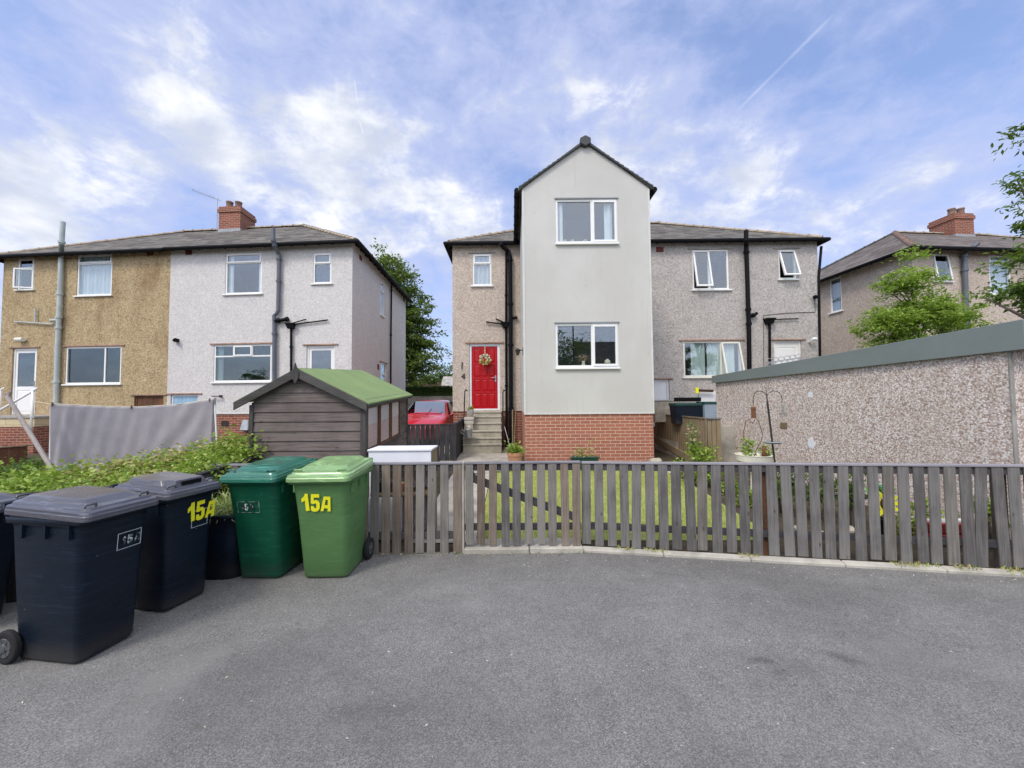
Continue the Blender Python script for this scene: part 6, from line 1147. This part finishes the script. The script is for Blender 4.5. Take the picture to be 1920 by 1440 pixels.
# ------------------------------------------------------------------ red car
CX, CY, CZ = -2.93, 11.95, .235; root = thing('parked_car', 'red hatchback parked facing the camera between the two houses', 'car', (CX, CY+1.9, CZ))
def sect(y, wb, zb, zbelt, wr, zt): return [(CX+s*x_, CY+y, CZ+z_) for s, x_, z_ in [(1, wb*.85, zb), (1, wb*.97, zb+.12), (1, wb, zb+.3), (1, wb*.985, zbelt-.12), (1, wb*.93, zbelt), (1, wr, zt-.03), (1, wr*.8, zt), (-1, wr*.8, zt), (-1, wr, zt-.03), (-1, wb*.93, zbelt), (-1, wb*.985, zbelt-.12), (-1, wb, zb+.3), (-1, wb*.97, zb+.12), (-1, wb*.85, zb)]]
b = MB(); b.rings([sect(0, .60, .28, .58, .5, .62), sect(.08, .74, .2, .66, .62, .70), sect(.4, .82, .18, .80, .70, .86), sect(.95, .83, .18, .90, .72, .97), sect(1.08, .83, .18, .92, .70, 1.03), sect(1.85, .84, .18, .95, .58, 1.44), sect(2.3, .84, .18, .96, .585, 1.49), sect(3.0, .84, .18, .97, .57, 1.47), sect(3.45, .83, .18, .98, .55, 1.38), sect(3.8, .80, .2, .97, .60, 1.02), sect(3.9, .74, .25, .8, .55, .85)])
body = b.build('body', MAT['car_paint'], root, smooth=True); sb = body.modifiers.new('sub', 'SUBSURF'); sb.levels = 2; sb.render_levels = 2
g = lambda s, y, x_, z_: (CX+s*x_, CY+y, CZ+z_)
b = MB(); b.ext([g(-1, 1.06, .66, .985), g(1, 1.06, .66, .985), g(1, 1.76, .535, 1.415), g(-1, 1.76, .535, 1.415)], (0, -.018, .018)); b.build('windscreen', MAT['car_glass'], root, bevel=.004)
for s in (-1, 1):
    b = MB(); b.ext([g(s, 1.35, .795, .97), g(s, 2.35, .80, .985), g(s, 2.3, .60, 1.40), g(s, 1.9, .60, 1.38)], (s*.012, 0, .004)); b.build('side_window', MAT['car_glass'], root); b = MB(); b.ext([g(s, 2.42, .80, .985), g(s, 3.3, .78, 1.0), g(s, 3.0, .60, 1.38), g(s, 2.38, .60, 1.40)], (s*.012, 0, .004)); b.build('side_window', MAT['car_glass'], root)
    b = MB(); b.rings([[g(s, 1.28+dy*.8+.05*math.cos(a)*k_, .93+.085*math.cos(a)*k_, 1.0+.06*math.sin(a)*k_) for a in np.linspace(0, 2*pi, 12, False)] for dy, k_ in ((-.08, .5), (-.04, 1), (.05, 1), (.07, .8))]); b.tube([g(s, 1.3, .80, .95), g(s, 1.3, .88, .97)], .025, 8); b.build('wing_mirror', MAT['car_paint'], root, smooth=True)
    b = MB(); b.ext([g(s, .10, .50, .60), g(s, .16, .74, .60), g(s, .40, .76, .74), g(s, .22, .55, .74)], (0, -.02, .02)); b.build('headlight', MAT['glass'], root)
    for yw in (.68, 3.2):
        b = MB(); b.rings([[(CX+s*(.80+dx), CY+yw+r_*math.cos(2*pi*k/24), CZ+.30+r_*math.sin(2*pi*k/24)) for k in range(24)] for r_, dx in ((.2, -.12), (.30, -.10), (.30, .03), (.27, .05), (.2, .05))]); w3 = b.build('wheel', MAT['tyre'], root); b = MB(); b.rings([[(CX+s*(.84+dx), CY+yw+r_*math.cos(2*pi*k/20), CZ+.30+r_*math.sin(2*pi*k/20)) for k in range(20)] for r_, dx in ((.2, .012), (.05, .02), (.01, .02))]); b.build('rim', MAT['galv'], w3)
b = MB(); b.tube([g(-1, 1.02, .45, 1.0), g(1, 1.02, .10, 1.035), g(1, 1.3, .15, 1.17)], .008, 6); b.tube([g(1, 1.0, .0, 1.0), g(1, 1.02, .5, 1.02), g(1, 1.15, .58, 1.06)], .008, 6); b.build('wiper', MAT['black_plastic'], root)
b = MB(); b.rings([[g(1, .62-d_*.3, r_*math.cos(2*pi*k/12)-.0, .895+d_+r_*.3*math.sin(2*pi*k/12)) for k in range(12)] for r_, d_ in ((.04, .0), (.035, .01))]); b.build('badge', MAT['galv'], root)
# ------------------------------------------------------------------ background between the houses
b = MB(); b.box(-12, 6, 21.8, 22.1, 0, 1.92); solo(b, 'garden_wall', MAT['concrete'], (-3, 22, .2), 'low grey stone wall behind the red car under the clipped hedge', 'wall', uv=True)
n = 26000; q = np.stack([RS.uniform(-11, 5, n), RS.uniform(21.75, 22.7, n), 1.9+RS.beta(2, 1, n)*.62], 1); t = thing('clipped_hedge', 'long clipped green hedge on the low wall behind the red car', 'hedge', (-3, 22.2, 1.9)); q[:, 2] = np.minimum(q[:, 2], 2.5+RS.normal(0, .015, n)); fr_ = RS.rand(n) < .5; q[fr_, 1] = 21.75+np.abs(RS.normal(0, .04, fr_.sum())); leaves('foliage', q, .08, MAT['leaf_hedge'], t)
b = MB(); b.box(-10.9, 4.9, 21.83, 22.6, 1.93, 2.44); b.build('hedge_core', MAT['leaf_hedge'], t)
b = MB(); b.box(-18, -5.9, 31.8, 32.05, 0, 3.05); b.box(-18, -5.86, 31.77, 32.08, 3.05, 3.12); solo(b, 'brick_wall', MAT['brick_far'], (-12, 32, .2), 'pinkish brick wall in the distance behind the clipped hedge', 'wall')
def bungalow(label, x0, x1, y0, y1, ze, zr, m, rm, axis='x', chim=None, wins=()):
    t = thing('bungalow', label, 'house', ((x0+x1)/2, (y0+y1)/2, .1)); b = MB(); b.box(x0, x1, y0, y1, 0, ze)
    if axis == 'x': b.ext([(x0, y0, ze), (x0, y1, ze), (x0, (y0+y1)/2, zr)], (x1-x0, 0, 0))
    else: b.ext([(x0, y0, ze), (x1, y0, ze), ((x0+x1)/2, y0, zr)], (0, y1-y0, 0))
    b.build('wall', MAT[m], t); b = MB(); o = .35; xm, ym = (x0+x1)/2, (y0+y1)/2
    if axis == 'x': s = (zr-ze)/(ym-y0); b.slab([(x0-o, y0-o, ze-s*o+.08), (x1+o, y0-o, ze-s*o+.08), (x1+o, ym, zr+.08), (x0-o, ym, zr+.08)], .07); b.slab([(x0-o, y1+o, ze-s*o+.081), (x1+o, y1+o, ze-s*o+.081), (x1+o, ym, zr+.081), (x0-o, ym, zr+.081)], .07)
    else: s = (zr-ze)/(xm-x0); b.slab([(x0-o, y0-o, ze-s*o+.08), (x0-o, y1+o, ze-s*o+.08), (xm, y1+o, zr+.08), (xm, y0-o, zr+.08)], .07); b.slab([(x1+o, y0-o, ze-s*o+.081), (x1+o, y1+o, ze-s*o+.081), (xm, y1+o, zr+.081), (xm, y0-o, zr+.081)], .07)
    r_ = b.build('roof', MAT[rm], t)
    if chim: b = MB(); b.box(chim[0]-.45, chim[0]+.45, chim[1]-.3, chim[1]+.3, zr-.8, zr+1.0); b.box(chim[0]-.52, chim[0]+.52, chim[1]-.37, chim[1]+.37, zr+1.0, zr+1.15); b.build('chimney', MAT['brick_far'], t)
    for (wx0, wx1, wz0_, wz1_, wy) in wins: b = MB(); sgn = -.03 if wy < ym else .03; b.box(wx0, wx1, min(wy, wy+sgn), max(wy, wy+sgn), wz0_, wz1_); f_ = b.build('window', MAT['upvc'], t); b = MB(); s2 = sgn*1.3; b.box(wx0+.07, wx1-.07, min(wy, wy+s2), max(wy, wy+s2), wz0_+.07, wz1_-.07); b.build('pane', MAT['glass_obscure'], f_)
    return t
bungalow('small pale bungalow with a light roof glimpsed beyond the hedge beside the red door house', -9.2, -1, 50, 57, 2.6, 4.9, 'render_smooth', 'capping', 'x', None, [(-8.3, -7.2, 2.0, 3.0, 50)])
cT = hy(742, 600, 27)
tree('tall bushy green tree rising behind the pale grey house', (cT.x-.3, 27, .2), 12.6, [(cT.x-.6, 27, 10.2, 2.0, 2.2, 2.3), (cT.x+.2, 27, 7.6, 2.7, 2.6, 2.2), (cT.x+.9, 27, 4.9, 2.5, 2.6, 2.6), (cT.x-1.5, 27, 6.5, 2.6, 2.6, 4.0)], 760, 60, .27, .25, MAT['leaf_tree'], trunk_r=.3, nl=14, flatz=.35, shell=.45)
cD = hy(838, 700, 62); tree('rounded distant tree between the houses beyond the bungalow', (cD.x, 62, .2), 8, [(cD.x, 62, 4.9, 3.3, 3, 2.9)], 70, 60, .6, .42, MAT['leaf_far'], trunk_r=.3, nl=5, shell=.3)
cD = hy(795, 700, 75); tree('broad distant tree half hidden behind the tall bushy tree', (cD.x, 75, .2), 8, [(cD.x, 75, 4.6, 5, 3, 2.8)], 80, 60, .7, .5, MAT['leaf_far'], trunk_r=.3, nl=5, shell=.3)
for i, (x_, y_) in enumerate(((-60, 90), (-38, 95), (-20, 98), (14, 95), (34, 90), (55, 92), (80, 88))): tree(['far tree at the left of the background row', 'second far tree of the background row', 'third far tree of the background row', 'fourth far tree, behind the middle houses', 'fifth far tree of the background row', 'sixth far tree of the background row', 'far tree at the right of the background row'][i], (x_, y_, .2), 7, [(x_, y_, 4.2, 8, 4, 2.9)], 60, 40, 1.0, .9, MAT['leaf_far'], trunk_r=.3, nl=4, group='background trees')
# rowan-like tree behind the garage and the tree at the right edge
f_ = lambda px, py, Y: hy(px, py, Y)
c = f_(1725, 590, 9.4); c2 = f_(1700, 530, 9.4); c3 = f_(1709, 475, 9.4); c4_ = f_(1790, 590, 9.4); c5 = f_(1660, 600, 9.4)
tree('bright green feathery young tree behind the garage', (c.x, 9.4, .1), 5.2, [(c.x, 9.4, c.z, .95, .8, .55), (c2.x, 9.4, c2.z, .62, .6, .42), (c3.x, 9.4, c3.z, .20, .2, .32), (c4_.x, 9.4, c4_.z-.1, .5, .6, .45), (c5.x, 9.4, c5.z-.1, .5, .6, .45), (c.x, 9.4, c.z-.9, 1.1, .9, .5)], 430, 74, .105, .085, MAT['leaf_bright'], trunk_r=.06, nl=22, flatz=.45, shell=.4, aspect=.4)
es = [(1930, 235, .16), (1914, 265, .09), (1920, 330, .15), (1903, 350, .10), (1922, 388, .14), (1919, 425, .08), (1930, 480, .22), (1895, 492, .17), (1862, 492, .11), (1915, 540, .26), (1935, 565, .26), (1878, 560, .10), (1845, 556, .07), (2030, 400, .6), (2020, 530, .6), (2060, 300, .7), (1985, 180, .22)]
E_ = []
for (px, py, r_) in es: q = hy(px, py, 5.9); E_.append((q.x, 5.9, q.z, r_, r_, r_*.62))
tree('leafy dark green tree overhanging the picture from the right edge', (9.3, 6.1, .0), 6.5, E_, 330, 60, .09, .095, MAT['leaf_dark'], trunk_r=.14, nl=20, flatz=.5, shell=.3, aspect=.38)
# ------------------------------------------------------------------ window-sill ornaments
q = hy(1094, 686, YE+.11); t = thing('flower_vase', 'small vase of dried flowers on the extension lower window sill', 'vase', tuple(q)); b = MB(); b.lathe([(.001, 0), (.035, 0), (.05, .03), (.03, .07), (.045, .11), (.035, .11)], tuple(q), 14); b.build('vase', MAT['cream'], t, smooth=True)
leaves('flowers', RS.normal(0, .05, (160, 3))*np.array((1.1, .6, .8))+np.array((q.x, q.y, q.z+.18)), .045, mat('dried', lambda t_: bsdf(t_, t_.ramp(t_.n('ShaderNodeNewGeometry').outputs['Random Per Island'], [(.1, (.5, .25, .2)), (.5, (.6, .5, .35)), (.9, (.3, .2, .15))]), .8)), t, flat=1.4)
q = hy(1139, 682, YE+.11); b = MB(); b.lathe([(.001, 0), (.06, 0), (.075, .03), (.06, .075), (.03, .10), (.001, .115)], tuple(q), 12); solo(b, 'shell_ornament', MAT['cream'], tuple(q), 'cream shell ornament on the right of the extension lower sill', 'ornament', smooth=True)
for k, (px, w3) in enumerate(((1057, .04), (1070, .05), (1093, .06))):
    q = hy(px, 455, YE+.12); b = MB(); b.tube([q, q+Vector((0, 0, .03)), q+Vector((w3, 0, .07)), q+Vector((w3*1.6, 0, .02))], .012, 7); solo(b, 'ornament', MAT['cream'], tuple(q), ['small white ornament at the left of the upper extension sill', 'small white ornament in the middle of the upper extension sill', 'white curled ornament beside the opening sash upstairs'][k], 'ornament', smooth=True)
# ------------------------------------------------------------------ what the windows reflect, behind the camera
bungalow('gabled bungalow behind the camera, mirrored in the pale house window', -30, -20, -25, -16.5, 2.7, 5.3, 'brick_far', 'slate_brown', 'y', (-22.5, -20), [(-28, -26, .9, 2.1, -16.5), (-24, -22, .9, 2.1, -16.5)])
bungalow('hipped bungalow behind the camera, mirrored in the extension window', 7, 19, -27, -18, 2.9, 7.6, 'roughcast_buff', 'slate', 'x', None, [(9, 11, .9, 2.1, -18), (14, 16, .9, 2.1, -18)])
bungalow('long bungalow behind the camera beyond the street', -14, 0, -34, -26, 2.7, 5.8, 'roughcast_white', 'slate', 'x')
for i, (x_, y_, s) in enumerate(((4.0, -12, 1.55), (1.2, -14, 1.5), (-6, -20, 1.3), (24, -17, 1.3), (-36, -18, 1.2), (-14, -22, 1.2))):
    tree(['dark tree behind the camera, mirrored low in the extension window', 'second dark tree behind the camera near the lamp post', 'tree behind the camera left of centre', 'tree behind the camera at the far right', 'tree behind the camera at the far left', 'tree behind the camera between the bungalows'][i], (x_, y_, 0), 4.2*s, [(x_, y_, 2.6*s, 1.7*s, 1.4*s, 1.9*s)], 110, 60, .27*s, .25, MAT['leaf_dark'], trunk_r=.14, nl=5, group='trees behind the camera')
for (hx0, hx1, hy0, lab) in ((-48, -9, -13.5, 'long tall hedge behind the camera on the left'), (5, 30, -14.5, 'long hedge behind the camera on the right')):
    n = 9000; q = np.stack([RS.uniform(hx0, hx1, n), RS.uniform(hy0-1, hy0, n), RS.beta(2, 1, n)*2.7], 1); t = thing('hedge', lab, 'hedge', ((hx0+hx1)/2, hy0, 0)); leaves('foliage', q, .32, MAT['leaf_hedge'], t); b = MB(); b.box(hx0, hx1, hy0-.9, hy0-.1, 0, 2.45); b.build('hedge_core', MAT['leaf_hedge'], t)
b = MB(); b.tube([(4.6, -11, 0), (4.6, -11, 7.5)], [.07, .05], 10); b.tube([(4.6, -11, 7.5), (4.6, -10.6, 7.7), (4.6, -10, 7.72)], .04, 8); b.box(4.5, 4.7, -10.3, -9.7, 7.66, 7.76); solo(b, 'street_lamp', MAT['metal_dark'], (4.6, -11, 0), 'tall street lamp behind the camera, mirrored in the extension window', 'street lamp')
# ------------------------------------------------------------------ small litter and weeds
n = 900; L_ = RS.uniform(0, 4.2, n); w1 = np.array([tuple(FT0+FD*l+FN*(.02+RS.exponential(.02))) for l in L_]); w1[:, 2] = .03
cl = RS.uniform(0, 4.2, 9); near = np.min(np.abs(L_[:, None]-cl[None]), axis=1) < .10; w1 = w1[near]
dd = RS.normal(0, .6, (len(w1), 3)); dd[:, 2] = 1; tag(struct(leaves('weeds', w1, .05, MAT['leaf_yellow'], dirs=dd, aspect=.2, off=(2.9, 4, 0)), 'stuff'), 'small dry weeds growing along the concrete kerb', 'weeds')
n = 900; q = np.stack([RS.uniform(-3.4, 5.5, n), np.where(RS.rand(n) < .5, RS.uniform(.6, 4.25, n), 4.26-RS.exponential(.12, n)-.17*np.maximum(RS.uniform(-3.4, 5.5, n)*0, 0)), np.full(n, .009)], 1); edge_ = q[:, 1] > 3.9; q[edge_, 1] -= .17*np.maximum(q[edge_, 0]-.8, 0); q = q[q[:, 1] < 4.25-.17*np.maximum(q[:, 0]-.8, 0)]; dd = RS.normal(0, 1, (len(q), 3)); dd[:, 2] *= .08
tag(struct(leaves('litter', q, .018, mat('dry_bits', lambda t_: bsdf(t_, t_.ramp(t_.n('ShaderNodeNewGeometry').outputs['Random Per Island'], [(.2, (.5, .46, .38)), (.6, (.3, .26, .19)), (.9, (.65, .62, .55))]), .9)), dirs=dd, aspect=.35, off=(1, 2, 0)), 'stuff'), 'scattered dry bits and grit on the tarmac', 'litter')
n = 260; q = np.stack([RS.uniform(-3.1, .9, n), 4.30+RS.normal(0, .03, n), np.full(n, .012)], 1); dd = RS.normal(0, 1, (n, 3)); dd[:, 2] = np.abs(dd[:, 2])*.4; tag(struct(leaves('dead_leaves', q, .03, MAT['leaf_rose'], dirs=dd, aspect=.4, off=(-1, 4.3, 0)), 'stuff'), 'dead leaves gathered under the left picket fence', 'leaves')
